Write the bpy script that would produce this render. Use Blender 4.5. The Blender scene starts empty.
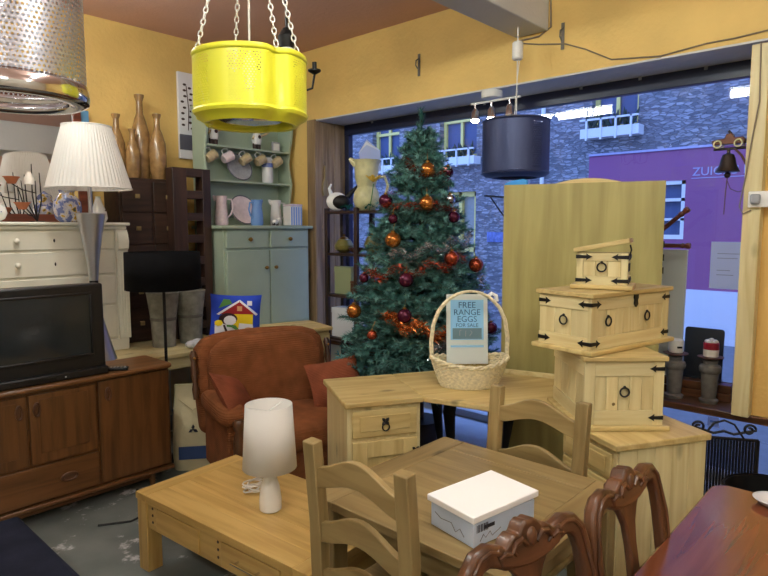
import bpy, bmesh, math, random
from mathutils import Vector, Matrix
random.seed(7)
R = math.radians
PI = math.pi
SC = bpy.context.scene
COL = SC.collection

# ------------------------------------------------------------------ camera, sky, exposure
cam_d = bpy.data.cameras.new('camera')
cam_d.sensor_width = 36.0
cam_d.lens = 36.0 * 607.0 / 768.0
cam_d.clip_start = 0.05
cam = bpy.data.objects.new('camera', cam_d)
COL.objects.link(cam)
cam.location = (0, 0, 1.7)
cam.rotation_euler = (R(90) - math.atan(60 / 607), 0, R(42.4 - 90))
SC.camera = cam
w = bpy.data.worlds.new('dusk_sky')
SC.world = w
w.use_nodes = True
bgn = w.node_tree.nodes['Background']
bgn.inputs[0].default_value = (0.25, 0.42, 1.0, 1)
bgn.inputs[1].default_value = 1.7
SC.view_settings.view_transform = 'Standard'
SC.view_settings.look = 'None'
SC.view_settings.gamma = 1.0
SC.view_settings.use_curve_mapping = False
SC.view_settings.exposure = 0.82
TUBE_POWER = 25.5

# ------------------------------------------------------------------ materials
def S(r, g, b):
    def f(c):
        c /= 255.0
        return c / 12.92 if c <= 0.04045 else ((c + 0.055) / 1.055) ** 2.4
    return (f(r), f(g), f(b), 1.0)

MATS = {}
def _new(name):
    m = bpy.data.materials.new(name)
    m.use_nodes = True
    MATS[name] = m
    nt = m.node_tree
    return m, nt, nt.nodes['Principled BSDF']

def _n(nt, t, **kw):
    n = nt.nodes.new(t)
    for k, v in kw.items():
        setattr(n, k, v)
    return n

def _coords(nt, scale, kind='Object', rand=False):
    tc = _n(nt, 'ShaderNodeTexCoord')
    mp = _n(nt, 'ShaderNodeMapping')
    mp.inputs['Scale'].default_value = scale
    nt.links.new(tc.outputs[kind], mp.inputs['Vector'])
    if rand:
        oi = _n(nt, 'ShaderNodeObjectInfo')
        mu = _n(nt, 'ShaderNodeMath', operation='MULTIPLY')
        mu.inputs[1].default_value = 37.0
        nt.links.new(oi.outputs['Random'], mu.inputs[0])
        cb = _n(nt, 'ShaderNodeCombineXYZ')
        for i in range(3):
            nt.links.new(mu.outputs[0], cb.inputs[i])
        nt.links.new(cb.outputs[0], mp.inputs['Location'])
    return mp

def plain(name, c, rough=0.5, metal=0.0, noise=0.0, nscale=8.0, bump=0.0, bscale=60.0, emit=None, es=0.0, spec=None, coat=0.0):
    m, nt, b = _new(name)
    b.inputs['Base Color'].default_value = c
    b.inputs['Roughness'].default_value = rough
    b.inputs['Metallic'].default_value = metal
    if spec is not None:
        b.inputs['Specular IOR Level'].default_value = spec
    if coat:
        b.inputs['Coat Weight'].default_value = coat
        b.inputs['Coat Roughness'].default_value = 0.1
    if noise > 0:
        mp = _coords(nt, (1, 1, 1))
        nz = _n(nt, 'ShaderNodeTexNoise')
        nz.inputs['Scale'].default_value = nscale
        nz.inputs['Detail'].default_value = 5
        nt.links.new(mp.outputs[0], nz.inputs['Vector'])
        r = _n(nt, 'ShaderNodeValToRGB')
        r.color_ramp.elements[0].position = 0.3
        r.color_ramp.elements[1].position = 0.7
        r.color_ramp.elements[0].color = tuple(x * (1 - noise) for x in c[:3]) + (1,)
        r.color_ramp.elements[1].color = tuple(min(1, x * (1 + noise)) for x in c[:3]) + (1,)
        nt.links.new(nz.outputs[0], r.inputs[0])
        nt.links.new(r.outputs[0], b.inputs['Base Color'])
    if bump > 0:
        mp = _coords(nt, (1, 1, 1))
        nz = _n(nt, 'ShaderNodeTexNoise')
        nz.inputs['Scale'].default_value = bscale
        nz.inputs['Detail'].default_value = 4
        nt.links.new(mp.outputs[0], nz.inputs['Vector'])
        bp = _n(nt, 'ShaderNodeBump')
        bp.inputs['Strength'].default_value = bump
        bp.inputs['Distance'].default_value = 0.01
        nt.links.new(nz.outputs[0], bp.inputs['Height'])
        nt.links.new(bp.outputs[0], b.inputs['Normal'])
    if emit:
        b.inputs['Emission Color'].default_value = emit
        b.inputs['Emission Strength'].default_value = es
    return m

def wood(name, c1, c2, axis='x', rough=0.45, scale=1.0, knots=0.0, coat=0.0):
    """grain along AXIS; c1 light, c2 dark; pieces vary a little from one to the next"""
    m, nt, b = _new(name)
    sc = [14.0 * scale] * 3
    sc['xyz'.index(axis)] = 1.1 * scale
    mp = _coords(nt, sc, rand=True)
    nz = _n(nt, 'ShaderNodeTexNoise')
    nz.inputs['Scale'].default_value = 1.6
    nz.inputs['Detail'].default_value = 7
    nz.inputs['Distortion'].default_value = 0.6
    nt.links.new(mp.outputs[0], nz.inputs['Vector'])
    r = _n(nt, 'ShaderNodeValToRGB')
    r.color_ramp.elements[0].position = 0.32
    r.color_ramp.elements[1].position = 0.62
    r.color_ramp.elements[0].color = c2
    r.color_ramp.elements[1].color = c1
    nt.links.new(nz.outputs[0], r.inputs[0])
    out = r.outputs[0]
    if knots > 0:
        k = [5.0] * 3
        k['xyz'.index(axis)] = 2.2
        mk = _coords(nt, k, rand=True)
        vo = _n(nt, 'ShaderNodeTexVoronoi')
        vo.inputs['Scale'].default_value = 1.0
        nt.links.new(mk.outputs[0], vo.inputs['Vector'])
        kr = _n(nt, 'ShaderNodeValToRGB')
        kr.color_ramp.elements[0].position = 0.05
        kr.color_ramp.elements[1].position = 0.13
        kr.color_ramp.elements[0].color = (knots, knots, knots, 1)
        kr.color_ramp.elements[1].color = (0, 0, 0, 1)
        nt.links.new(vo.outputs['Distance'], kr.inputs[0])
        mx = _n(nt, 'ShaderNodeMixRGB')
        mx.inputs[2].default_value = tuple(x * 0.35 for x in c2[:3]) + (1,)
        nt.links.new(kr.outputs[0], mx.inputs[0])
        nt.links.new(out, mx.inputs[1])
        out = mx.outputs[0]
    oi = _n(nt, 'ShaderNodeObjectInfo')
    mr = _n(nt, 'ShaderNodeMapRange')
    mr.inputs['To Min'].default_value = 0.88
    mr.inputs['To Max'].default_value = 1.1
    nt.links.new(oi.outputs['Random'], mr.inputs['Value'])
    hv = _n(nt, 'ShaderNodeHueSaturation')
    nt.links.new(mr.outputs[0], hv.inputs['Value'])
    nt.links.new(out, hv.inputs['Color'])
    nt.links.new(hv.outputs[0], b.inputs['Base Color'])
    b.inputs['Roughness'].default_value = rough
    if coat:
        b.inputs['Coat Weight'].default_value = coat
        b.inputs['Coat Roughness'].default_value = 0.12
    bp = _n(nt, 'ShaderNodeBump')
    bp.inputs['Strength'].default_value = 0.12
    bp.inputs['Distance'].default_value = 0.004
    nt.links.new(nz.outputs[0], bp.inputs['Height'])
    nt.links.new(bp.outputs[0], b.inputs['Normal'])
    return m

def wood3(name, c1, c2, **kw):
    for a in 'xyz':
        wood(name + '_' + a, c1, c2, a, **kw)

wood3('pine', S(212, 190, 130), S(188, 160, 100), knots=0.8)
wood3('palepine', S(222, 208, 158), S(204, 184, 130), knots=0.6)
wood3('waxpine', S(160, 138, 92), S(130, 108, 66), knots=0.8)
wood3('oak', S(202, 169, 102), S(176, 141, 76), rough=0.3)
wood3('teak', S(114, 75, 39), S(84, 53, 24), rough=0.4, coat=0.1)
wood3('mahog', S(104, 66, 40), S(64, 39, 23), rough=0.35, coat=0.25)
wood('polish', S(120, 66, 40), S(96, 48, 28), 'x', rough=0.22, coat=0.6)
wood3('darkwood', S(66, 44, 34), S(40, 27, 22), rough=0.45)
wood3('greypine', S(158, 132, 98), S(120, 96, 66), knots=0.6)
wood3('ply', S(176, 165, 102), S(152, 140, 80), rough=0.5, scale=0.5)
wood3('redwood', S(120, 62, 42), S(80, 38, 26), rough=0.4)

def wallmat(name, c, blotch=0.12):
    m, nt, b = _new(name)
    mp = _coords(nt, (1, 1, 1))
    nz = _n(nt, 'ShaderNodeTexNoise'); nz.inputs['Scale'].default_value = 1.6; nz.inputs['Detail'].default_value = 6
    nt.links.new(mp.outputs[0], nz.inputs['Vector'])
    r = _n(nt, 'ShaderNodeValToRGB')
    r.color_ramp.elements[0].position = 0.3; r.color_ramp.elements[1].position = 0.7
    r.color_ramp.elements[0].color = tuple(x * (1 - blotch) for x in c[:3]) + (1,)
    r.color_ramp.elements[1].color = tuple(min(1, x * (1 + blotch)) for x in c[:3]) + (1,)
    nt.links.new(nz.outputs[0], r.inputs[0]); nt.links.new(r.outputs[0], b.inputs['Base Color'])
    n2 = _n(nt, 'ShaderNodeTexNoise'); n2.inputs['Scale'].default_value = 34; n2.inputs['Detail'].default_value = 5
    nt.links.new(mp.outputs[0], n2.inputs['Vector'])
    bp = _n(nt, 'ShaderNodeBump'); bp.inputs['Strength'].default_value = 0.35; bp.inputs['Distance'].default_value = 0.012
    nt.links.new(n2.outputs[0], bp.inputs['Height']); nt.links.new(bp.outputs[0], b.inputs['Normal'])
    b.inputs['Roughness'].default_value = 0.7
    return m

wallmat('yellow_wall', S(226, 190, 112))
wallmat('orange_board', S(218, 176, 98), 0.05)
wallmat('ceiling_paint', S(212, 168, 150), 0.06)
wallmat('cream_wall', S(205, 196, 178), 0.05)
wallmat('pale_brightener', S(226, 230, 238), 0.06)  # tone of the made-up sheet that lightens the floor by the window
wallmat('soffit', S(205, 205, 205), 0.05)
wallmat('beam_paint', S(206, 206, 204), 0.05)

def floor_mat():
    m, nt, b = _new('concrete')
    mp = _coords(nt, (1, 1, 1))
    a = _n(nt, 'ShaderNodeTexNoise'); a.inputs['Scale'].default_value = 2.2; a.inputs['Detail'].default_value = 8
    nt.links.new(mp.outputs[0], a.inputs['Vector'])
    r = _n(nt, 'ShaderNodeValToRGB')
    r.color_ramp.elements[0].position = 0.35; r.color_ramp.elements[1].position = 0.66
    r.color_ramp.elements[0].color = S(92, 100, 98); r.color_ramp.elements[1].color = S(124, 130, 126)
    nt.links.new(a.outputs[0], r.inputs[0])
    c = _n(nt, 'ShaderNodeTexNoise'); c.inputs['Scale'].default_value = 5.5; c.inputs['Detail'].default_value = 9
    c.inputs['Roughness'].default_value = 0.65
    nt.links.new(mp.outputs[0], c.inputs['Vector'])
    r2 = _n(nt, 'ShaderNodeValToRGB')
    r2.color_ramp.elements[0].position = 0.575; r2.color_ramp.elements[1].position = 0.64
    r2.color_ramp.elements[0].color = (0, 0, 0, 1); r2.color_ramp.elements[1].color = (0.85, 0.85, 0.85, 1)
    nt.links.new(c.outputs[0], r2.inputs[0])
    mx = _n(nt, 'ShaderNodeMixRGB'); mx.inputs[2].default_value = S(218, 218, 222)
    nt.links.new(r2.outputs[0], mx.inputs[0]); nt.links.new(r.outputs[0], mx.inputs[1])
    nt.links.new(mx.outputs[0], b.inputs['Base Color'])
    b.inputs['Roughness'].default_value = 0.42
    bp = _n(nt, 'ShaderNodeBump'); bp.inputs['Strength'].default_value = 0.2; bp.inputs['Distance'].default_value = 0.01
    nt.links.new(c.outputs[0], bp.inputs['Height']); nt.links.new(bp.outputs[0], b.inputs['Normal'])
floor_mat()

def stone_mat():
    m, nt, b = _new('rubble_stone')
    tc = _n(nt, 'ShaderNodeTexCoord'); mp = _n(nt, 'ShaderNodeMapping')
    mp.inputs['Scale'].default_value = (1.0, 8.0, 26.0)
    nt.links.new(tc.outputs['Object'], mp.inputs['Vector'])
    nzw = _n(nt, 'ShaderNodeTexNoise'); nzw.inputs['Scale'].default_value = 1.3
    nt.links.new(mp.outputs[0], nzw.inputs['Vector'])
    ad = _n(nt, 'ShaderNodeMixRGB', blend_type='ADD'); ad.inputs[0].default_value = 0.5
    nt.links.new(mp.outputs[0], ad.inputs[1]); nt.links.new(nzw.outputs[1], ad.inputs[2])
    vo = _n(nt, 'ShaderNodeTexVoronoi'); vo.inputs['Scale'].default_value = 1.0
    nt.links.new(ad.outputs[0], vo.inputs['Vector'])
    ve = _n(nt, 'ShaderNodeTexVoronoi', feature='DISTANCE_TO_EDGE'); ve.inputs['Scale'].default_value = 1.0
    nt.links.new(ad.outputs[0], ve.inputs['Vector'])
    bw = _n(nt, 'ShaderNodeRGBToBW'); nt.links.new(vo.outputs['Color'], bw.inputs[0])
    r = _n(nt, 'ShaderNodeValToRGB')
    r.color_ramp.elements[0].position = 0.2; r.color_ramp.elements[1].position = 0.85
    r.color_ramp.elements[0].color = S(106, 106, 112); r.color_ramp.elements[1].color = S(172, 170, 174)
    nt.links.new(bw.outputs[0], r.inputs[0])
    er = _n(nt, 'ShaderNodeValToRGB')
    er.color_ramp.elements[0].position = 0.02; er.color_ramp.elements[1].position = 0.09
    nt.links.new(ve.outputs['Distance'], er.inputs[0])
    mx = _n(nt, 'ShaderNodeMixRGB'); mx.inputs[1].default_value = S(120, 118, 120)
    nt.links.new(er.outputs[0], mx.inputs[0]); nt.links.new(r.outputs[0], mx.inputs[2])
    nt.links.new(mx.outputs[0], b.inputs['Base Color'])
    bp = _n(nt, 'ShaderNodeBump'); bp.inputs['Strength'].default_value = 0.7; bp.inputs['Distance'].default_value = 0.05
    nt.links.new(er.outputs[0], bp.inputs['Height']); nt.links.new(bp.outputs[0], b.inputs['Normal'])
    b.inputs['Roughness'].default_value = 0.85
stone_mat()

def fabric(name, c, rib=0.0, rough=0.95):
    m, nt, b = _new(name)
    mp = _coords(nt, (1, 1, 1))
    nz = _n(nt, 'ShaderNodeTexNoise'); nz.inputs['Scale'].default_value = 9; nz.inputs['Detail'].default_value = 8
    nt.links.new(mp.outputs[0], nz.inputs['Vector'])
    r = _n(nt, 'ShaderNodeValToRGB'); r.color_ramp.elements[0].position = 0.3; r.color_ramp.elements[1].position = 0.7
    r.color_ramp.elements[0].color = tuple(x * 0.7 for x in c[:3]) + (1,); r.color_ramp.elements[1].color = tuple(x * 1.15 for x in c[:3]) + (1,)
    nt.links.new(nz.outputs[0], r.inputs[0]); nt.links.new(r.outputs[0], b.inputs['Base Color'])
    b.inputs['Roughness'].default_value = rough
    b.inputs['Specular IOR Level'].default_value = 0.15
    bp = _n(nt, 'ShaderNodeBump'); bp.inputs['Distance'].default_value = 0.006
    if rib:
        wv = _n(nt, 'ShaderNodeTexWave'); wv.inputs['Scale'].default_value = rib; wv.inputs['Distortion'].default_value = 0.6
        wv.bands_direction = 'Z'
        nt.links.new(mp.outputs[0], wv.inputs['Vector']); bp.inputs['Strength'].default_value = 0.5
        nt.links.new(wv.outputs[0], bp.inputs['Height'])
    else:
        n2 = _n(nt, 'ShaderNodeTexNoise'); n2.inputs['Scale'].default_value = 160
        nt.links.new(mp.outputs[0], n2.inputs['Vector']); bp.inputs['Strength'].default_value = 0.3
        nt.links.new(n2.outputs[0], bp.inputs['Height'])
    nt.links.new(bp.outputs[0], b.inputs['Normal'])
fabric('brown_cord', S(132, 80, 48), 22)
fabric('navy_fabric', S(34, 38, 54))
fabric('black_shade', S(14, 14, 17))
fabric('terracotta_cloth', S(138, 76, 52), 28)

def glass_pane():
    m, nt, b = _new('window_glass')
    nt.nodes.remove(b)
    out = nt.nodes['Material Output']
    tr = _n(nt, 'ShaderNodeBsdfTransparent'); tr.inputs[0].default_value = (0.93, 0.96, 1.0, 1)
    gl = _n(nt, 'ShaderNodeBsdfGlossy'); gl.inputs['Roughness'].default_value = 0.0
    lw = _n(nt, 'ShaderNodeLayerWeight'); lw.inputs['Blend'].default_value = 0.5
    pw = _n(nt, 'ShaderNodeMath', operation='POWER'); pw.inputs[1].default_value = 5.0
    nt.links.new(lw.outputs['Facing'], pw.inputs[0])
    fr = _n(nt, 'ShaderNodeMapRange'); fr.inputs['To Min'].default_value = 0.055; fr.inputs['To Max'].default_value = 1.0
    nt.links.new(pw.outputs[0], fr.inputs['Value'])
    mx = _n(nt, 'ShaderNodeMixShader')
    nt.links.new(fr.outputs[0], mx.inputs[0]); nt.links.new(tr.outputs[0], mx.inputs[1]); nt.links.new(gl.outputs[0], mx.inputs[2])
    nt.links.new(mx.outputs[0], out.inputs[0])
glass_pane()

plain('frame_blue', S(28, 34, 60), 0.35)
plain('white_paint', S(232, 230, 224), 0.5)
plain('cream_paint', S(236, 234, 218), 0.5, noise=0.04, nscale=6)
plain('sage_paint', S(166, 182, 160), 0.5, noise=0.05, nscale=4)
plain('white_shade', S(245, 243, 238), 0.8)
plain('white_gloss', S(240, 240, 236), 0.18)
plain('white_card', S(254, 254, 254), 0.6)
plain('card_blue', S(196, 212, 236), 0.6)
plain('brushed_steel', S(200, 202, 210), 0.34, 0.85)
plain('drum_steel', S(196, 196, 206), 0.38, 1.0, bump=0.15, bscale=30)
plain('chrome', S(220, 220, 224), 0.12, 1.0)
plain('brass', S(150, 112, 56), 0.35, 0.9)
plain('iron', S(26, 24, 24), 0.5, 0.4)
plain('black_plastic', S(20, 20, 23), 0.4)
plain('tv_screen', S(36, 44, 50), 0.12, spec=0.6)
plain('yellow_enamel', S(240, 240, 62), 0.4, coat=0.15)
plain('black_drum', S(56, 66, 104), 0.45, 0.3)  # blue of the window's reflection is put into this base colour
plain('brown_glaze', S(150, 116, 72), 0.25, noise=0.3, nscale=16, coat=0.3)
plain('purple_paint', S(150, 84, 124), 0.7)
plain('plinth_white', S(222, 222, 226), 0.7)
plain('yellow_trim', S(236, 214, 120), 0.5)  # yellow paint of the window frames across the street
plain('street', S(120, 120, 122), 0.8, noise=0.1)
plain('dark_pane', S(70, 84, 120), 0.45)
plain('warm_pane', S(150, 150, 140), 0.3)
plain('letter_pale', S(176, 170, 200), 0.6)
plain('box_white', S(228, 230, 232), 0.5)
plain('leaf_dark', S(36, 58, 46), 0.7)
plain('needle', S(66, 116, 108), 0.6, noise=0.35, nscale=7)
plain('needle_tip', S(108, 158, 152), 0.6, noise=0.2, nscale=9)
plain('bark', S(70, 52, 38), 0.9)
plain('bauble_gold', S(178, 112, 50), 0.18, 0.75)
plain('bauble_copper', S(156, 70, 46), 0.2, 0.7)
plain('bauble_plum', S(84, 26, 52), 0.14, 0.55)
plain('bauble_silver', S(190, 196, 206), 0.12, 1.0)
plain('tinsel_copper', S(204, 118, 58), 0.25, 0.8)
plain('tinsel_silver', S(200, 208, 216), 0.2, 0.9)
plain('tinsel_green', S(20, 120, 104), 0.25, 0.6)
plain('tinsel_red', S(176, 72, 46), 0.25, 0.7)
plain('wicker', S(228, 216, 180), 0.7, noise=0.2, nscale=60)
plain('straw', S(206, 180, 108), 0.8, noise=0.2, nscale=80)
plain('sign_paper', S(238, 246, 242), 0.6)
plain('sign_blue', S(150, 208, 246), 0.6)
plain('sign_ink', S(30, 86, 140), 0.6)
plain('sign_grey', S(104, 134, 146), 0.6)
plain('grey_pot', S(140, 138, 126), 0.8, noise=0.3, nscale=16, bump=0.3, bscale=50)
plain('cushion_blue', S(34, 68, 190), 0.9)
plain('cushion_red', S(150, 26, 34), 0.9)
plain('cushion_white', S(228, 228, 236), 0.95)
plain('cushion_yellow', S(232, 204, 30), 0.9)
plain('cushion_green', S(84, 136, 70), 0.9)
plain('cushion_tan', S(206, 158, 110), 0.9)
plain('cushion_dark', S(52, 30, 34), 0.9)
plain('sack_paper', S(204, 194, 156), 0.75, noise=0.08, bump=0.4, bscale=14)
plain('sack_ink', S(40, 40, 52), 0.7)
plain('sack_blue', S(48, 72, 120), 0.7)
plain('plastic_wrap', S(208, 210, 216), 0.15)
plain('pink_china', S(226, 206, 208), 0.25, noise=0.1, nscale=30)
plain('blue_china', S(120, 160, 216), 0.25)
plain('white_china', S(226, 224, 220), 0.2)
plain('tan_china', S(186, 168, 130), 0.3, noise=0.25, nscale=26)
plain('grey_china', S(160, 162, 168), 0.3, noise=0.1, nscale=40)
plain('pattern_china', S(200, 200, 206), 0.25, noise=0.3, nscale=22)
plain('jar_blue', S(96, 110, 166), 0.3, noise=0.4, nscale=20)
plain('jar_yellow', S(214, 170, 60), 0.4)
plain('terracotta', S(176, 104, 66), 0.7)
plain('cream_jug', S(206, 200, 150), 0.3, noise=0.15, nscale=18)
plain('olive_pot', S(120, 112, 56), 0.3, noise=0.2)
plain('green_pale', S(150, 160, 120), 0.6)
plain('petal', S(234, 190, 70), 0.6)
plain('candle_red', S(150, 24, 44), 0.4)
plain('candle_white', S(232, 226, 214), 0.4)
plain('stone_grey', S(112, 106, 98), 0.7, noise=0.2, nscale=24)
plain('dark_board', S(36, 42, 50), 0.45)
plain('paper', S(214, 222, 238), 0.6)
def let_light_through(name, c, f):
    nt = MATS[name].node_tree; b = nt.nodes['Principled BSDF']; out = nt.nodes['Material Output']
    tl_ = _n(nt, 'ShaderNodeBsdfTranslucent'); tl_.inputs[0].default_value = c
    mx = _n(nt, 'ShaderNodeMixShader'); mx.inputs[0].default_value = f
    nt.links.new(b.outputs[0], mx.inputs[1]); nt.links.new(tl_.outputs[0], mx.inputs[2]); nt.links.new(mx.outputs[0], out.inputs[0])
let_light_through('paper', S(235, 238, 245), 0.4)
let_light_through('white_shade', S(248, 246, 242), 0.3)
let_light_through('sign_paper', S(236, 242, 238), 0.3)
plain('pale_board', S(188, 190, 180), 0.6)
plain('bronze', S(54, 44, 38), 0.45, 0.5)
plain('bronze_red', S(104, 66, 50), 0.5, 0.4)
plain('plug_grey', S(150, 152, 156), 0.5)
plain('cable_grey', S(128, 112, 92), 0.6)
plain('cable_white', S(224, 222, 216), 0.5)
plain('cable_black', S(22, 22, 24), 0.5)
plain('blue_board', S(96, 150, 190), 0.6)
plain('picture_white', S(226, 226, 230), 0.5)
plain('picture_grey', S(92, 92, 106), 0.6)
plain('brown_ink', S(58, 38, 34), 0.6)
plain('cyan_cloth', S(70, 160, 232), 0.8)
plain('purple_box', S(70, 46, 66), 0.6)
plain('mirror_glass', (0.82, 0.83, 0.84, 1), 0.02, 1.0)
plain('tube_glow', (1, 1, 1, 1), 0.5, emit=(0.94, 1.0, 0.96, 1), es=TUBE_POWER)
plain('spot_glow', (1, 1, 1, 1), 0.5, emit=(1.0, 0.95, 0.88, 1), es=30.0)
M = MATS
def jar_paint():
    m, nt, b = _new('jar_paint')
    mp = _coords(nt, (1, 1, 1))
    nz = _n(nt, 'ShaderNodeTexNoise'); nz.inputs['Scale'].default_value = 16; nz.inputs['Detail'].default_value = 3
    nt.links.new(mp.outputs[0], nz.inputs['Vector'])
    r = _n(nt, 'ShaderNodeValToRGB'); r.color_ramp.interpolation = 'CONSTANT'
    e = r.color_ramp.elements
    e[0].position = 0.0; e[0].color = S(112, 124, 178)
    e[1].position = 0.47; e[1].color = S(190, 190, 210)
    for p, c in ((0.53, S(214, 212, 214)), (0.58, S(206, 168, 66)), (0.64, S(96, 92, 70))):
        q = e.new(p); q.color = c
    nt.links.new(nz.outputs[0], r.inputs[0]); nt.links.new(r.outputs[0], b.inputs['Base Color'])
    b.inputs['Roughness'].default_value = 0.25
jar_paint()

# ------------------------------------------------------------------ mesh builder
class MB:
    def __init__(s, mat=None):
        s.v, s.f, s.m = [], [], Matrix.Identity(4) if mat is None else mat
    def _add(s, vs, fs):
        o = len(s.v)
        s.v += [s.m @ Vector(p) for p in vs]
        s.f += [tuple(i + o for i in f) for f in fs]
        return s
    def box(s, x0, x1, y0, y1, z0, z1):
        vs = [(x, y, z) for z in (z0, z1) for y in (y0, y1) for x in (x0, x1)]
        return s._add(vs, [(0, 2, 3, 1), (4, 5, 7, 6), (0, 1, 5, 4), (2, 6, 7, 3), (0, 4, 6, 2), (1, 3, 7, 5)])
    def cbox(s, c, d, rot=None):
        m = Matrix.Translation(c)
        if rot is not None:
            m = m @ rot
        old = s.m; s.m = old @ m
        s.box(-d[0] / 2, d[0] / 2, -d[1] / 2, d[1] / 2, -d[2] / 2, d[2] / 2)
        s.m = old
        return s
    def prism(s, poly, axis, a, b):
        """poly: 2D points; extruded along AXIS from a to b ('x': poly is (y,z); 'y': (x,z); 'z': (x,y))"""
        def p(q, t):
            return {'x': (t, q[0], q[1]), 'y': (q[0], t, q[1]), 'z': (q[0], q[1], t)}[axis]
        n = len(poly)
        vs = [p(q, a) for q in poly] + [p(q, b) for q in poly]
        fs = [tuple(range(n))[::-1], tuple(range(n, 2 * n))] + [(i, (i + 1) % n, n + (i + 1) % n, n + i) for i in range(n)]
        return s._add(vs, fs)
    def lathe(s, prof, n=24, c=(0, 0, 0), cap=True, fn=None):
        vs, fs = [], []
        k = len(prof)
        for r, z in prof:
            for i in range(n):
                a = 2 * PI * i / n
                q = r * (fn(a, z) if fn else 1.0)
                vs.append((c[0] + q * math.cos(a), c[1] + q * math.sin(a), c[2] + z))
        for j in range(k - 1):
            for i in range(n):
                fs.append((j * n + i, j * n + (i + 1) % n, (j + 1) * n + (i + 1) % n, (j + 1) * n + i))
        if cap:
            fs.append(tuple(range(n))[::-1]); fs.append(tuple(range((k - 1) * n, k * n)))
        return s._add(vs, fs)
    def tube(s, pts, r, n=8, closed=False, sq=None):
        """sweep along pts; r number or list; sq=(a,b) gives a flat section"""
        pts = [Vector(p) for p in pts]
        m = len(pts)
        rs = r if isinstance(r, (list, tuple)) else [r] * m
        vs, fs = [], []
        t0 = (pts[1] - pts[0]).normalized()
        up = Vector((0, 0, 1)) if abs(t0.z) < 0.9 else Vector((1, 0, 0))
        nrm = (up - t0 * up.dot(t0)).normalized()
        for i, p in enumerate(pts):
            if closed:
                t = (pts[(i + 1) % m] - pts[i - 1]).normalized()
            elif i == 0: t = t0
            elif i == m - 1: t = (pts[-1] - pts[-2]).normalized()
            else: t = (pts[i + 1] - pts[i - 1]).normalized()
            nrm = (nrm - t * nrm.dot(t))
            nrm = nrm.normalized() if nrm.length > 1e-6 else t.orthogonal().normalized()
            bi = t.cross(nrm)
            for k in range(n):
                a = 2 * PI * (k + 0.5) / n
                ca, sa = math.cos(a), math.sin(a)
                if sq: ca, sa = ca * sq[0], sa * sq[1]
                vs.append(tuple(p + (nrm * ca + bi * sa) * rs[i]))
        last = m if closed else m - 1
        for i in range(last):
            for k in range(n):
                j = (i + 1) % m
                fs.append((i * n + k, i * n + (k + 1) % n, j * n + (k + 1) % n, j * n + k))
        if not closed:
            fs.append(tuple(range(n))[::-1]); fs.append(tuple(range((m - 1) * n, m * n)))
        return s._add(vs, fs)
    def ball(s, c, r, nu=16, nv=10, e=(1.0, 1.0)):
        """r number or (a,b,c); e: superellipsoid exponents, <1 is boxier"""
        a, b, d = (r, r, r) if not isinstance(r, (tuple, list)) else r
        def pw(x, q): return math.copysign(abs(x) ** q, x)
        vs, fs = [(c[0], c[1], c[2] - d)], []
        for j in range(1, nv):
            t = -PI / 2 + PI * j / nv
            for i in range(nu):
                p = 2 * PI * i / nu
                vs.append((c[0] + a * pw(math.cos(t), e[0]) * pw(math.cos(p), e[1]), c[1] + b * pw(math.cos(t), e[0]) * pw(math.sin(p), e[1]), c[2] + d * pw(math.sin(t), e[0])))
        vs.append((c[0], c[1], c[2] + d))
        for i in range(nu):
            fs.append((0, 1 + (i + 1) % nu, 1 + i))
        for j in range(nv - 2):
            for i in range(nu):
                q = 1 + j * nu
                fs.append((q + i, q + (i + 1) % nu, q + nu + (i + 1) % nu, q + nu + i))
        q = 1 + (nv - 2) * nu
        for i in range(nu):
            fs.append((q + i, q + (i + 1) % nu, len(vs) - 1))
        return s._add(vs, fs)
    def ribbon(s, path, width, t, axis='y', at=0.0):
        """flat bar following path [(x,z)], width number or list, thickness t about AT along axis"""
        n = len(path)
        ws = width if isinstance(width, (list, tuple)) else [width] * n
        L, Rr = [], []
        for i in range(n):
            a, b = path[max(0, i - 1)], path[min(n - 1, i + 1)]
            dx, dz = b[0] - a[0], b[1] - a[1]
            l = math.hypot(dx, dz) or 1
            nx, nz = -dz / l, dx / l
            L.append((path[i][0] + nx * ws[i] / 2, path[i][1] + nz * ws[i] / 2))
            Rr.append((path[i][0] - nx * ws[i] / 2, path[i][1] - nz * ws[i] / 2))
        def p(q, k): return (q[0], k, q[1]) if axis == 'y' else (k, q[0], q[1])
        vs = []
        for i in range(n):
            vs += [p(L[i], at - t / 2), p(Rr[i], at - t / 2), p(Rr[i], at + t / 2), p(L[i], at + t / 2)]
        fs = [(0, 1, 2, 3), (4 * n - 1, 4 * n - 2, 4 * n - 3, 4 * n - 4)]
        for i in range(n - 1):
            for k in range(4):
                fs.append((4 * i + k, 4 * i + (k + 1) % 4, 4 * i + 4 + (k + 1) % 4, 4 * i + 4 + k))
        return s._add(vs, fs)
    def build(s, name, mat, parent=None, smooth=True, bevel=0.0, angle=38, solid=0.0, seg=2, normals=True):
        me = bpy.data.meshes.new(name)
        me.from_pydata([tuple(v) for v in s.v], [], s.f)
        if normals:
            bm = bmesh.new(); bm.from_mesh(me)
            bmesh.ops.recalc_face_normals(bm, faces=bm.faces)
            bm.to_mesh(me); bm.free()
        if smooth:
            me.polygons.foreach_set('use_smooth', [True] * len(me.polygons))
            me.set_sharp_from_angle(angle=R(angle))
        me.materials.append(M[mat] if isinstance(mat, str) else mat)
        o = bpy.data.objects.new(name, me)
        COL.objects.link(o)
        if parent is not None:
            o.parent = parent
        if solid:
            md = o.modifiers.new('solid', 'SOLIDIFY'); md.thickness = solid; md.offset = -1
        if bevel:
            md = o.modifiers.new('bevel', 'BEVEL'); md.width = bevel; md.segments = seg; md.limit_method = 'ANGLE'; md.angle_limit = R(40)
        return o

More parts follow.
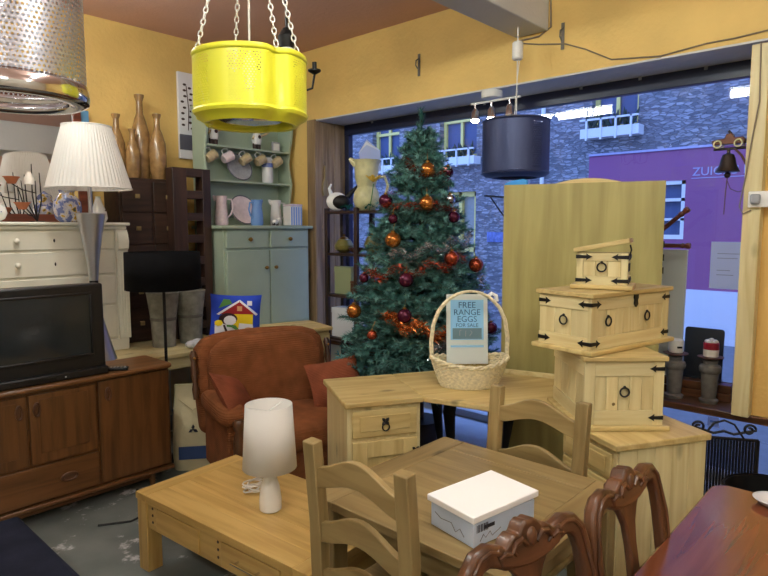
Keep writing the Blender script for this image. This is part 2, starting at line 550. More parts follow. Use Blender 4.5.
def tag(o, label, cat, group=None):
    o['label'] = label; o['category'] = cat
    if group: o['group'] = group
    return o
def thing(name, label, cat, loc=(0, 0, 0), rot=0.0, group=None, tilt=None):
    o = bpy.data.objects.new(name, None)
    o.empty_display_size = 0.1
    COL.objects.link(o)
    o.location = loc
    o.rotation_euler = (0, 0, R(rot)) if tilt is None else (R(tilt[0]), R(tilt[1]), R(rot))
    return tag(o, label, cat, group)
def struct(o):
    o['kind'] = 'structure'; return o
def sempty(name):
    o = bpy.data.objects.new(name, None); o.empty_display_size = 0.1; COL.objects.link(o); o['kind'] = 'structure'; return o
def B(*a): return MB().box(*a)
def copy_tree(src, loc=None, rot=None, label=None, parent=None):
    c = src.copy(); COL.objects.link(c)
    if parent is not None: c.parent = parent
    if loc is not None: c.location = loc
    if rot is not None: c.rotation_euler = (0, 0, R(rot))
    if label: c['label'] = label
    for ch in list(src.children):
        copy_tree(ch, parent=c)
    return c
def text(name, body, size, mat, parent, loc, rot, align='CENTER', extrude=0.0005):
    cu = bpy.data.curves.new(name, 'FONT'); cu.body = body; cu.size = size; cu.align_x = align; cu.extrude = extrude
    cu.resolution_u = 3
    tmp = bpy.data.objects.new(name + '_curve', cu); COL.objects.link(tmp)
    dg = bpy.context.evaluated_depsgraph_get()
    me = bpy.data.meshes.new_from_object(tmp.evaluated_get(dg))
    bpy.data.objects.remove(tmp)
    me.materials.clear(); me.materials.append(M[mat])
    o = bpy.data.objects.new(name, me); COL.objects.link(o)
    o.parent = parent; o.location = loc; o.rotation_euler = rot
    return o
def arc(c, r, a0, a1, n, plane='xz', y=0.0, rz=None):
    out = []
    for i in range(n + 1):
        a = R(a0 + (a1 - a0) * i / n)
        p, q = c[0] + r * math.cos(a), c[1] + (rz or r) * math.sin(a)
        out.append({'xz': (p, y, q), 'xy': (p, q, y), 'yz': (y, p, q)}[plane])
    return out

# ------------------------------------------------------------------ the room (x along the left wall, y along the window wall)
UB, VA, CZ = 4.05, 5.25, 3.43          # window wall plane, left wall plane, ceiling height
W0, W1, WZ0, WZ1 = 0.78, 4.62, 0.585, 2.76   # shop window opening
UG = 4.46                               # glass plane
struct(B(-3, 4.5, -3, 5.4, -0.1, 0).build('floor', 'concrete', smooth=False))
struct(B(-3.1, 4.5, -3.1, 5.4, CZ, CZ + 0.12).build('ceiling', 'ceiling_paint', smooth=False))
struct(B(-3, 4.5, VA, VA + 0.15, 0, CZ).build('wall_left', 'yellow_wall', smooth=False))
m = MB(); m.box(UB, 4.5, W0, W1, WZ1, CZ); m.box(UB, 4.5, W1, VA, 0, CZ); m.box(UB, 4.5, -3, W0, 1.98, CZ)
struct(m.build('wall_right', 'yellow_wall', smooth=False))
m = B(UB, 4.5, 0.2, W0, WZ0 - 0.03, 1.98); m.box(UB, 4.5, -3, 0.2, 0, 1.98); struct(m.build('wall_right_board', 'orange_board', smooth=False))
struct(B(3.25, UG - 0.04, 0.2, W1, 0, 0.006).build('floor_brightener', 'pale_brightener', smooth=False))  # made-up pale sheet, added so the floor under the window renders brighter
struct(B(UG - 0.04, 4.5, 0.2, W1, 0, 0.07).build('wall_right_kerb', 'soffit', smooth=False))
struct(B(-3.1, -3, -3, 5.4, 0, CZ).build('wall_back', 'cream_wall', smooth=False))
struct(B(-3, 4.5, -3.1, -3, 0, CZ).build('wall_near', 'cream_wall', smooth=False))
struct(B(UB + 0.002, UG - 0.03, W0, W1, WZ1 - 0.012, WZ1).build('trim_1', 'soffit', smooth=False))
struct(B(1.0, UB, 2.13, 2.39, 3.08, CZ).build('ceiling_beam', 'beam_paint', smooth=False, bevel=0.01))
# boarded reveal at the left end of the window
rv = sempty('trim_2')
for i in range(5):
    x0 = UB - 0.012 + i * 0.083
    B(x0, x0 + 0.081, W1 - 0.022 - 0.002 * (i % 2), W1 - 0.001, WZ0, WZ1 - 0.014).build('plank', 'greypine_z', rv, bevel=0.004)
B(UB - 0.02, UB - 0.001, W1 - 0.02, W1 + 0.10, WZ0 - 0.4, WZ1 + 0.0).build('plank', 'greypine_z', rv, bevel=0.004)
# sill: dark edge strip and the deck of the window behind it
sl = sempty('window_sill')
B(UB - 0.03, UB + 0.05, W0 - 0.6, W1, WZ0 - 0.03, WZ0 + 0.015).build('edge_strip', 'mahog_y', sl, bevel=0.006)
B(UB + 0.05, UG - 0.03, W0, W1, WZ0 - 0.03, WZ0).build('deck', 'teak_y', sl, bevel=0.002)
# the window itself
wn = sempty('window_1')
B(UG - 0.03, UG + 0.03, W0, W1 - 0.02, WZ1 - 0.115, WZ1).build('head_rail', 'frame_blue', wn, bevel=0.004)
B(UG - 0.03, UG + 0.03, W1 - 0.085, W1 - 0.024, WZ0, WZ1 - 0.115).build('side_rail', 'frame_blue', wn, bevel=0.004)
B(UG - 0.03, UG + 0.03, W0, W0 + 0.06, WZ0, WZ1 - 0.115).build('side_rail', 'frame_blue', wn, bevel=0.004)
B(UG - 0.03, UG + 0.03, W0, W1 - 0.024, WZ0, WZ0 + 0.06).build('bottom_rail', 'frame_blue', wn, bevel=0.004)
for k, yy in enumerate((1.2, 1.62, 2.05, 2.9, 3.6, 4.2)):
    MB().cbox((UG - 0.035, yy, WZ1 - 0.018), (0.012, 0.02, 0.03)).build('clip', 'plug_grey', wn)
MB()._add([(UG, W0 + 0.06, WZ0 + 0.06), (UG, W1 - 0.085, WZ0 + 0.06), (UG, W1 - 0.085, WZ1 - 0.115), (UG, W0 + 0.06, WZ1 - 0.115)], [(0, 1, 2, 3)]).build('pane', 'window_glass', wn, smooth=False, normals=False)
w2 = sempty('window_2')
MB()._add([(UG, 0.2, 0.07), (UG, W1, 0.07), (UG, W1, WZ0 - 0.03), (UG, 0.2, WZ0 - 0.03)], [(0, 1, 2, 3)]).build('pane', 'window_glass', w2, smooth=False, normals=False)
for y in (0.2, W1 - 0.05): B(UG - 0.03, UG + 0.03, y, y + 0.05, 0.07, WZ0 - 0.03).build('side_rail', 'frame_blue', w2)
# raw pine stud at the right end of the window
struct(B(3.965, UB, 0.755, 0.845, WZ0 + 0.015, WZ1 - 0.045).build('trim_3', 'palepine_z', bevel=0.004))

# ------------------------------------------------------------------ the street outside
FU = 10.5                                # facade across the street
struct(B(4.5, FU + 0.2, -12, 24, -0.3, -0.12).build('street_ground', 'street', smooth=False))
bd = thing('stone_building', 'rough stone town house across the street with yellow framed windows', 'building', (FU, 0, 0))
wv = [  # upstairs windows: y0, y1, z0, z1
    (9.12, 9.95, 3.10, 4.6), (7.05, 7.98, 3.14, 4.7), (3.85, 4.65, 3.4, 4.9), (12.0, 12.9, 3.1, 4.6), (0.9, 1.8, 3.4, 4.9)]
gv = [(7.05, 7.95, 0.1, 2.45)]
def holes_wall(y0, y1, z0, z1, holes, x0, x1):
    ys = sorted({y0, y1} | {h[0] for h in holes} | {h[1] for h in holes})
    m = MB()
    for a, b in zip(ys[:-1], ys[1:]):
        cut = sorted([(h[2], h[3]) for h in holes if h[0] <= a + 1e-6 and h[1] >= b - 1e-6])
        z = z0
        for c, d in cut:
            if c > z: m.box(x0, x1, a, b, z, c)
            z = d
        if z < z1: m.box(x0, x1, a, b, z, z1)
    return m
PV = 4.66                                # the painted shopfront starts here
holes_wall(PV, 22, -0.12, 2.97, gv, 0, 0.3).build('wall', 'rubble_stone', bd, smooth=False)
holes_wall(-10, 22, 2.97, 6.4, wv, 0, 0.3).build('wall', 'rubble_stone', bd, smooth=False)
for q, (y0, y1, z0, z1) in enumerate(wv):
    f = B(0.14, 0.2, y0, y0 + 0.07, z0, z1); f.box(0.14, 0.2, y1 - 0.07, y1, z0, z1); f.box(0.14, 0.2, y0, y1, z1 - 0.07, z1); f.box(0.14, 0.2, y0, y1, z0, z0 + 0.08)
    f.box(0.14, 0.19, (y0 + y1) / 2 - 0.03, (y0 + y1) / 2 + 0.03, z0, z1); f.box(0.13, 0.19, y0, y1, (z0 + z1) / 2 - 0.03, (z0 + z1) / 2 + 0.03)
    fr = f.build('window', 'yellow_trim', bd, smooth=False)
    B(0.2, 0.22, y0, y1, z0, z1).build('pane', 'dark_pane', fr, smooth=False)
    bx = B(-0.24, 0, y0 - 0.1, y1 + 0.1, z0 - 0.16, z0 + 0.0); 
    fb = bx.build('flower_box', 'white_paint', bd, smooth=False)
    g = MB()
    for i in range(7):
        yy = y0 + (y1 - y0) * (i + 0.5) / 7
        for k in range(5):
            a = random.uniform(0, 6.28); hh = random.uniform(0.12, 0.3)
            g.tube([(-0.12, yy, z0), (-0.12 + 0.06 * math.cos(a), yy + 0.08 * math.sin(a), z0 + hh * 0.6), (-0.12 + 0.1 * math.cos(a), yy + 0.12 * math.sin(a), z0 + hh)], [0.02, 0.03, 0.004], 4)
    g.build('window_plants', 'leaf_dark', fb)
    for i in range(4):
        yy = y0 + 0.02 + (y1 - y0 - 0.04) * i / 3
        B(-0.27, -0.24, yy - 0.015, yy + 0.015, z0 - 0.2, z0 + 0.16).build('rail_bar', 'white_paint', fb, smooth=False)
    B(-0.27, -0.24, y0 - 0.1, y1 + 0.1, z0 + 0.13, z0 + 0.16).build('rail_bar', 'white_paint', fb, smooth=False)
y0, y1, z0, z1 = gv[0]
f = B(0.1, 0.2, y0, y0 + 0.1, z0, z1); f.box(0.1, 0.2, y1 - 0.1, y1, z0, z1); f.box(0.1, 0.2, y0, y1, z1 - 0.1, z1); f.box(0.1, 0.2, y0, y1, 1.2, 1.3); f.box(0.1, 0.19, 7.46, 7.54, z0, z1)
fr = f.build('window', 'yellow_trim', bd, smooth=False)
B(0.2, 0.22, y0, y1, z0, z1).build('pane', 'warm_pane', fr, smooth=False)
br = MB().tube([(-0.02, 6.35, 2.3), (-0.75, 6.35, 2.3)], 0.02, 6); br.tube([(-0.02, 6.35, 1.9), (-0.55, 6.35, 2.28)], 0.015, 6); br.tube([(-0.02, 6.35, 1.85), (-0.02, 6.35, 2.35)], 0.02, 6)
br.build('wall_bracket', 'iron', bd)
B(-0.03, 0, 6.05, 6.75, 1.42, 1.62).build('street_plate', 'jar_blue', bd, smooth=False)
for yy in (5.55,):
    MB().tube([(-0.06, yy, 0), (-0.06, yy, 5)], 0.04, 8).build('downpipe', 'white_paint', bd)
# painted shopfront, part of the same terrace
sf = thing('painted_shopfront', 'purple painted shopfront with pale lettering and white plinth across the street', 'shopfront', (FU, 0, 0))
pw = [(3.05, 3.95, 1.52, 2.46)]
holes_wall(-10, PV, 0.72, 2.97, pw, -0.03, 0.3).build('painted_wall', 'purple_paint', sf, smooth=False)
B(-0.06, 0.3, -10, PV, -0.12, 0.72).build('plinth', 'plinth_white', sf, smooth=False)
B(-0.06, 0.0, -10, PV, 2.95, 2.985).build('ledge', 'letter_pale', sf, smooth=False)
y0, y1, z0, z1 = pw[0]
f = B(-0.02, 0.06, y0, y0 + 0.06, z0, z1); f.box(-0.02, 0.06, y1 - 0.06, y1, z0, z1); f.box(-0.02, 0.06, y0, y1, z1 - 0.06, z1); f.box(-0.04, 0.06, y0, y1, z0, z0 + 0.07); f.box(-0.02, 0.05, y0, y1, 2.13, 2.18); f.box(-0.02, 0.05, y0, y1, 1.82, 1.86)
fr = f.build('window', 'white_paint', sf, smooth=False)
B(0.07, 0.09, y0, y1, z0, z1).build('pane', 'dark_pane', fr, smooth=False)
text('lettering', 'ZUIGLU DOC', 0.185, 'letter_pale', sf, (-0.035, 2.96, 2.52), (R(90), 0, R(-90)), 'LEFT', 0.004)
B(-0.038, -0.03, 1.75, 2.97, 2.475, 2.487).build('lettering_rule', 'letter_pale', sf, smooth=False)

# ------------------------------------------------------------------ fluorescent tubes on the ceiling, in two lengths, with unseen fill tubes added
def batten(x, y0, y1, label):
    t = thing('ceiling_light', label, 'ceiling light', (x, (y0 + y1) / 2, CZ - 0.13), 0, 'fluorescent battens')
    L = (y1 - y0) / 2
    B(-0.04, 0.04, -L - 0.04, L + 0.04, -0.075, -0.002).build('batten', 'white_paint', t, bevel=0.006)
    for s in (-1, 1):
        MB().tube([(0, s * L * 0.7, -0.004), (0, s * L * 0.7, 0.13)], 0.005, 6).build('hanging_rod', 'white_paint', t)
        MB().cbox((0, s * (L + 0.012), -0.12), (0.09, 0.024, 0.11)).build('tube_holder', 'white_paint', t)
    MB().tube([(0, -L, -0.135), (0, L, -0.135)], 0.047, 16).build('tube', 'tube_glow', t)
batten(1.3, 3.1, 4.55, 'fluorescent batten on the ceiling above the sideboard and coffee table')
batten(1.3, 0.3, 1.8, 'fluorescent batten on the ceiling above the dining table')
batten(1.3, -2.5, -1.0, 'added unseen fill tube on the ceiling beyond the polished table')  # unseen tube added to brighten the room
batten(-1.2, 0.3, 1.8, 'added unseen fill tube behind the camera on the left')  # also added as fill, out of view behind the camera
batten(-1.2, -2.5, -1.0, 'added unseen fill tube in the far back corner of the shop')  # added fill from the unseen back of the shop
# three spot bar under the window head
t = thing('spotlight_bar', 'white bar of three small spotlights under the window head', 'spotlight', (4.10, 2.62, WZ1 - 0.012), 0)
MB().lathe([(0.075, -0.055), (0.08, -0.05), (0.08, -0.004), (0.078, 0)], 24).build('ceiling_rose', 'white_paint', t)
MB().tube([(0, 0.19, -0.075), (0, -0.25, -0.075)], 0.008, 8).build('bar', 'white_paint', t)
for k, yy in enumerate((0.15, 0.0, -0.16)):
    MB().tube([(0, yy, -0.08), (0, yy, -0.12)], 0.007, 8).build('stem', 'chrome', t)
    h = MB().lathe([(0.014, -0.115), (0.03, -0.14), (0.036, -0.20)], 14, (0, yy, 0)).build('spot_head', 'chrome', t)
    MB().ball((0, yy, -0.205), (0.032, 0.032, 0.018), 12, 8).build('bulb', 'spot_glow' if k < 2 else 'white_gloss', h)

# ------------------------------------------------------------------ furniture along the left wall
def knob(parent, loc, mat='brass', r=0.016, axis=(0, -1, 0), name='knob'):
    a = Vector(axis); p = Vector(loc)
    m = MB(); m.tube([p, p + a * 0.018], r * 0.45, 8)
    m.ball(tuple(p + a * 0.026), r, 12, 8)
    return m.build(name, mat, parent)

PZ = 0.74
pf = thing('display_platform', 'low timber display platform along the yellow wall under the dressers', 'platform', (0, 0, 0))
for i in range(7):
    y0 = 4.25 + i * 0.14
    B(0.9, 3.74 if i < 2 else 4.0, y0, y0 + 0.136, PZ - 0.03, PZ).build('plank', 'palepine_x', pf, bevel=0.004)
B(0.9, 3.74, 4.27, 4.31, PZ - 0.12, PZ - 0.03).build('rail', 'palepine_x', pf, bevel=0.003)
B(0.9, 4.0, 5.15, 5.19, PZ - 0.12, PZ - 0.03).build('rail', 'palepine_x', pf, bevel=0.003)
for x in (0.92, 2.0, 2.62, 3.66):
    for y in (4.32, 5.08):
        B(x, x + 0.07, y, y + 0.07, 0, PZ - 0.03).build('leg', 'palepine_z', pf, bevel=0.003)

# cream chest of drawers
ch = thing('chest_of_drawers', 'cream painted chest of drawers behind the television', 'chest', (1.64, 4.96, PZ + 0.002))
hw = 0.50
B(-hw, hw, -0.22, 0.22, 0.08, 0.96).build('body', 'cream_paint', ch, bevel=0.004)
B(-hw - 0.05, hw + 0.05, -0.27, 0.24, 0.975, 1.0).build('top', 'cream_paint', ch, bevel=0.008)
B(-hw - 0.03, hw + 0.03, -0.25, 0.24, 0.945, 0.975).build('moulding', 'cream_paint', ch, bevel=0.01)
B(-hw - 0.02, hw + 0.02, -0.24, 0.23, 0, 0.09).build('plinth', 'cream_paint', ch, bevel=0.005)
for s in (-1, 1):
    p = B(s * (hw - 0.01) - 0.045, s * (hw - 0.01) + 0.045, -0.245, -0.2, 0.09, 0.945).build('pilaster', 'cream_paint', ch, bevel=0.004)
    q = MB()
    for k in range(3):
        q.tube([(s * (hw - 0.01) + (k - 1) * 0.02, -0.246, 0.13), (s * (hw - 0.01) + (k - 1) * 0.02, -0.246, 0.76)], 0.007, 8)
    q.build('fluting', 'cream_paint', p)
    q = MB().prism([(-0.245, 0.78), (-0.27, 0.80), (-0.28, 0.86), (-0.262, 0.92), (-0.245, 0.94)], 'x', s * (hw - 0.01) - 0.04, s * (hw - 0.01) + 0.04)
    q.build('bracket', 'cream_paint', p)
for z0, z1 in ((0.80, 0.935), (0.61, 0.785), (0.375, 0.595), (0.11, 0.36)):
    d = B(-0.43, 0.43, -0.238, -0.2, z0, z1).build('drawer', 'cream_paint', ch, bevel=0.006)
    for s in (-1, 1):
        knob(d, (s * 0.25, -0.238, (z0 + z1) / 2), 'cream_paint', 0.02)
    MB().ball((0, -0.239, (z0 + z1) / 2), (0.006, 0.003, 0.014), 8, 6).build('keyhole', 'iron', d)

# framed mirror on the chest
mr = thing('wall_mirror', 'large mirror in a red brown frame standing on the cream chest', 'mirror', (1.52, 5.10, PZ + 1.004), 0, tilt=(-5, 0, 0))
B(-0.46, 0.46, -0.008, 0.004, 0.05, 0.95).build('mirror_glass', 'mirror_glass', mr, smooth=False)
m = B(-0.52, 0.52, -0.025, 0.02, 0, 0.06); m.box(-0.52, 0.52, -0.025, 0.02, 0.94, 1.0); m.box(-0.52, -0.455, -0.025, 0.02, 0.06, 0.94); m.box(0.455, 0.52, -0.025, 0.02, 0.06, 0.94)
m.build('frame', 'redwood_x', mr, bevel=0.008)
o = MB().cbox((2.06, 5.21, PZ + 1.0 + 0.46), (0.12, 0.02, 0.90)).build('painted_board', 'blue_board', bevel=0.003); tag(o, 'pale blue board edge standing behind the mirror', 'board')

CT = PZ + 1.004
t = thing('round_vase', 'round white vase with tiny blue marks on the cream chest', 'vase', (1.31, 4.86, CT))
MB().lathe([(0.03, 0), (0.062, 0.02), (0.08, 0.06), (0.07, 0.1), (0.04, 0.125), (0.022, 0.15), (0.026, 0.165)], 24).build('body', 'white_gloss', t)
m = MB()
for k in range(4): m.ball((-0.02 + 0.014 * k, -0.079, 0.068), (0.004, 0.003, 0.004), 6, 4)
m.build('painted_marks', 'jar_blue', t)
t = thing('candle_holder', 'black iron candle holder with leaf stems and two terracotta cups', 'candle holder', (1.60, 4.92, CT))
MB().lathe([(0.05, 0), (0.05, 0.006)], 16).build('base', 'iron', t)
m = MB()
for k, (dx, dz, bow) in enumerate(((-0.07, 0.34, 0.05), (-0.02, 0.42, 0.02), (0.03, 0.36, -0.03), (-0.12, 0.26, 0.06), (0.0, 0.30, 0.0))):
    m.tube([(0, 0, 0.006), (dx * 0.2 - bow, 0.0, dz * 0.45), (dx, 0, dz)], [0.005, 0.005, 0.003], 6)
m.build('stems', 'iron', t)
for k, (x, z) in enumerate(((-0.16, 0.27), (-0.10, 0.09))):
    MB().tube([(0, -0.01, z - 0.06), (x * 0.6, -0.02, z - 0.04), (x, -0.02, z)], 0.004, 6).build('arm', 'iron', t)
    c = MB().lathe([(0.025, 0), (0.05, 0.045), (0.055, 0.045), (0.055, 0.05)], 16, (x, -0.02, z)).build('cup', 'terracotta', t)
MB().lathe([(0.035, 0.27), (0.035, 0.31), (0.012, 0.36)], 14, (-0.05, -0.03, 0)).build('candle', 'candle_white', t)
t = thing('ginger_jar', 'painted blue and yellow ginger jar beside the lamp shade', 'jar', (1.80, 4.88, CT))
MB().lathe([(0.055, 0), (0.085, 0.03), (0.10, 0.09), (0.095, 0.15), (0.06, 0.20), (0.05, 0.215), (0.055, 0.235)], 24).build('body', 'jar_paint', t)
MB().lathe([(0.056, 0.236), (0.05, 0.255), (0.02, 0.275), (0.008, 0.29)], 20).build('lid', 'jar_paint', t)
t = thing('bud_vase', 'small white pear shaped vase with dark specks behind the silver lamp', 'vase', (2.02, 4.86, CT))
MB().lathe([(0.05, 0), (0.066, 0.03), (0.06, 0.08), (0.034, 0.14), (0.018, 0.19), (0.022, 0.20)], 24).build('body', 'white_gloss', t)
m = MB()
for a, z in ((-80, 0.06), (-60, 0.09), (-95, 0.045), (-70, 0.04)):
    m.ball((0.062 * math.cos(R(a)), 0.062 * math.sin(R(a)), z), 0.005, 6, 4)
m.build('specks', 'iron', t)

# dark cabinet, open rack and tall brown vases
cb = thing('dark_cabinet', 'dark stained wooden cabinet with square knobs carrying the brown vases', 'cabinet', (2.50, 5.06, PZ + 0.002))
B(-0.28, 0.28, -0.12, 0.16, 0, 1.37).build('body', 'darkwood_x', cb, bevel=0.004)
for k in range(5):
    z0 = 0.03 + k * 0.265
    for s in (-1, 1):
        d = B(min(s * 0.01, s * 0.26), max(s * 0.01, s * 0.26), -0.135, -0.12, z0, z0 + 0.255).build('drawer', 'darkwood_x', cb, bevel=0.004)
        MB().cbox((s * 0.135, -0.147, z0 + 0.13), (0.035, 0.024, 0.035)).build('knob', 'waxpine_x', d, bevel=0.003)
rk = thing('open_rack', 'dark wooden rack with a ladder of square openings', 'rack', (2.80, 4.86, PZ + 0.002))
H = 1.47
for x0, x1 in ((-0.18, -0.05), (0.10, 0.18)):
    B(x0, x1, -0.06, 0.06, 0, H).build('stile', 'darkwood_z', rk, bevel=0.004)
for k in range(8):
    z = H - 0.07 - k * 0.19
    B(-0.05, 0.10, -0.06, 0.06, z, z + 0.07).build('rung', 'darkwood_x', rk, bevel=0.003)
vp = [(2.285, 5.08, 0.52, 0.07, 'slim brown glazed bottle vase, leftmost on the dark cabinet'),
      (2.375, 4.99, 0.40, 0.06, 'shortest brown glazed bottle vase on the dark cabinet'),
      (2.50, 5.10, 0.71, 0.08, 'tallest brown glazed bottle vase on the dark cabinet'),
      (2.60, 5.00, 0.55, 0.072, 'brown glazed bottle vase beside the tallest, rightmost on the cabinet')]
for x, y, h, r, lb in vp:
    t = thing('bottle_vase', lb, 'vase', (x, y, PZ + 1.374), 0, 'brown bottle vases')
    MB().lathe([(r * 0.75, 0), (r * 0.95, h * 0.12), (r, h * 0.35), (r * 0.92, h * 0.55), (r * 0.6, h * 0.70), (r * 0.36, h * 0.78), (r * 0.34, h * 0.93)], 20).build('body', 'brown_glaze', t)
    MB().lathe([(r * 0.36, h * 0.93), (r * 0.5, h * 0.98), (r * 0.5, h)], 20).build('lip', 'brown_glaze', t)

# canvas picture on the wall
t = thing('wall_picture', 'white canvas picture of dark stems over a grey band', 'picture', (3.12, VA - 0.004, 2.34))
B(-0.19, 0.19, -0.03, 0, 0, 0.78).build('canvas', 'picture_white', t, bevel=0.003)
B(-0.189, 0.189, -0.0315, -0.03, 0.08, 0.22).build('grey_band', 'picture_grey', t, smooth=False)
m = MB().tube([(-0.1, -0.0315, 0.26), (-0.09, -0.0315, 0.45), (-0.11, -0.0315, 0.66)], 0.004, 5)
for i in range(16):
    z = 0.28 + i * 0.026; s = -1 if i % 2 else 1
    m.ball((-0.1 + s * random.uniform(0.02, 0.055), -0.0315, z), (0.018, 0.002, 0.011), 8, 6)
m.build('painted_stem', 'brown_ink', t)

# tall grey pots on the platform
for k, (x, y, lb) in enumerate(((2.40, 4.62, 'tall grey weathered pot with a band, nearer the cream chest'), (2.64, 4.62, 'tall grey weathered pot beside the snowman cushion'))):
    t = thing('tall_pot', lb, 'pot', (x, y, PZ + 0.002), 0, 'tall grey pots')
    MB().lathe([(0.09, 0), (0.098, 0.18), (0.10, 0.22), (0.125, 0.42), (0.13, 0.44), (0.118, 0.44), (0.09, 0.2)], 22).build('body', 'grey_pot', t)
    MB().lathe([(0.101, 0.215), (0.106, 0.225), (0.103, 0.24)], 22, cap=False).build('band', 'stone_grey', t)
o = MB()
for k in range(9):
    a = random.uniform(0, 6.28); o.ball((2.50 + 0.06 * k * 0.35 + random.uniform(-.03, .03), 4.36 + random.uniform(-.04, .04), PZ + 0.034 + random.uniform(0, .02)), (0.05, 0.035, 0.03), 7, 5)
tag(o.build('plastic_wrapping', 'plastic_wrap', smooth=False), 'crumpled clear plastic wrapping on the platform edge', 'wrapping')

# sage green dresser
DX0, DX1 = 3.0, 4.0
dr = thing('kitchen_dresser', 'sage green painted kitchen dresser with two drawers and open shelves', 'dresser', (3.5, 4.90, PZ + 0.002))
B(-0.49, 0.49, -0.23, 0.24, 0.0, 0.95).build('body', 'sage_paint', dr, bevel=0.004)
B(-0.52, 0.52, -0.27, 0.25, 0.95, 0.98).build('worktop', 'sage_paint', dr, bevel=0.006)
for s in (-1, 1):
    d = B(min(s * 0.012, s * 0.47), max(s * 0.012, s * 0.47), -0.25, -0.23, 0.775, 0.935).build('drawer', 'sage_paint', dr, bevel=0.006)
    knob(d, (s * 0.23, -0.25, 0.855), 'brass', 0.02)
    d = B(min(s * 0.006, s * 0.47), max(s * 0.006, s * 0.47), -0.25, -0.23, 0.05, 0.755).build('door', 'sage_paint', dr, bevel=0.006)
    knob(d, (s * 0.055, -0.25, 0.59), 'brass', 0.018)
# hutch
B(-0.47, 0.47, 0.21, 0.235, 0.98, 2.04).build('back_board', 'sage_paint', dr, smooth=False)
prof = [(0.235, 0.98), (-0.03, 0.98), (-0.03, 1.02), (0.03, 1.10), (0.045, 1.2), (0.02, 1.32), (0.005, 1.40), (0.03, 1.50), (0.05, 1.60), (0.03, 1.72), (0.0, 1.82), (-0.02, 1.95), (-0.02, 2.04), (0.235, 2.04)]
for s in (-1, 1):
    MB().prism(prof, 'x', s * 0.48 - 0.012, s * 0.48 + 0.012).build('side_board', 'sage_paint', dr, bevel=0.003)
for z in (1.40, 1.715):
    B(-0.468, 0.468, 0.01, 0.21, z - 0.018, z).build('shelf', 'sage_paint', dr, bevel=0.003)
B(-0.468, 0.468, 0.10, 0.21, 0.98, 1.05).build('back_ledge', 'sage_paint', dr, bevel=0.003)
B(-0.50, 0.50, -0.04, 0.24, 2.04, 2.07).build('cornice', 'sage_paint', dr, bevel=0.006)
DB = PZ + 0.002
def dloc(x, y, z): return (3.5 + x, 4.90 + y, DB + z)
def jug(name, label, mat, loc, h=0.2, r=0.055, rot=0, cat='jug', group=None):
    t = thing(name, label, cat, loc, rot, group)
    MB().lathe([(r * 0.9, 0), (r, h * 0.1), (r * 0.92, h * 0.45), (r * 0.78, h * 0.75), (r * 0.9, h), (r * 0.82, h), (r * 0.7, h * 0.75)], 20,
               fn=None).build('body', mat, t)
    MB().tube([(r * 0.75, 0, h * 0.9), (r * 1.5, 0, h * 0.88), (r * 1.75, 0, h * 0.62), (r * 1.4, 0, h * 0.38), (r * 0.92, 0, h * 0.28)], 0.008, 8).build('handle', mat, t)
    MB().tube([(-r * 0.7, 0, h * 0.86), (-r * 1.02, 0, h * 0.97), (-r * 1.2, 0, h * 1.01)], [0.022, 0.018, 0.008], 8).build('spout', mat, t)
    return t
jug('china_jug', 'pink striped china jug on the dresser worktop', 'pink_china', dloc(-0.34, 0.02, 0.982), 0.27, 0.062, -40)
jug('china_jug', 'pale blue china jug on the dresser worktop', 'blue_china', dloc(-0.045, -0.12, 0.982), 0.24, 0.06, 190)
jug('china_jug', 'plain white china jug on the dresser worktop', 'white_china', dloc(0.27, 0.0, 0.982), 0.25, 0.06, -20)
def plate(label, mat, loc, r):
    t = thing('china_plate', label, 'plate', loc, 0, None, (68, 0, 0))
    MB().lathe([(0.001, 0.008), (r * 0.6, 0.006), (r * 0.72, 0.012), (r, 0.024), (r, 0.020), (r * 0.7, 0.004), (r * 0.5, 0)], 30).build('dish', mat, t)
    MB().lathe([(r * 0.93, 0.0225), (r * 0.98, 0.025), (r, 0.024)], 30, cap=False).build('rim_line', 'picture_grey', t)
plate('pale pink plate propped on the middle dresser shelf', 'grey_china', dloc(-0.08, 0.115, 1.402 + 0.13), 0.14)
plate('pale pink plate propped on the dresser worktop behind the jugs', 'pink_china', dloc(-0.09, 0.04, 0.984 + 0.14), 0.15)
t = thing('bottle', 'white bottle with blue bands on the middle dresser shelf', 'bottle', dloc(0.25, 0.10, 1.402))
MB().lathe([(0.052, 0), (0.056, 0.02), (0.056, 0.2), (0.045, 0.225), (0.045, 0.25)], 20).build('body', 'white_china', t)
MB().lathe([(0.0568, 0.155), (0.0568, 0.195)], 20, cap=False).build('blue_band', 'jar_blue', t)
t = thing('storage_tin', 'blue and white striped canister on the dresser worktop', 'canister', dloc(0.37, -0.14, 0.982))
B(-0.075, 0.075, -0.06, 0.06, 0, 0.19).build('body', 'white_china', t, bevel=0.008)
for k in range(5):
    B(-0.068 + k * 0.03, -0.056 + k * 0.03, -0.0615, 0.0615, 0.004, 0.18).build('stripe', 'blue_china', t, smooth=False)
B(-0.077, 0.077, -0.062, 0.062, 0.19, 0.21).build('lid', 'pink_china', t, bevel=0.006)
t = thing('china_figurine', 'tiny white animal figurine on the dresser worktop', 'figurine', dloc(0.14, -0.16, 0.982))
MB().ball((0, 0, 0.035), (0.038, 0.026, 0.026), 12, 8).build('body', 'white_china', t)
MB().ball((0.04, -0.005, 0.06), 0.02, 10, 8).build('head', 'white_china', t)
m = MB()
for sx in (-0.02, 0.02):
    for sy in (-0.012, 0.012): m.tube([(sx, sy, 0), (sx, sy, 0.03)], 0.007, 6)
m.build('feet', 'brown_ink', t)
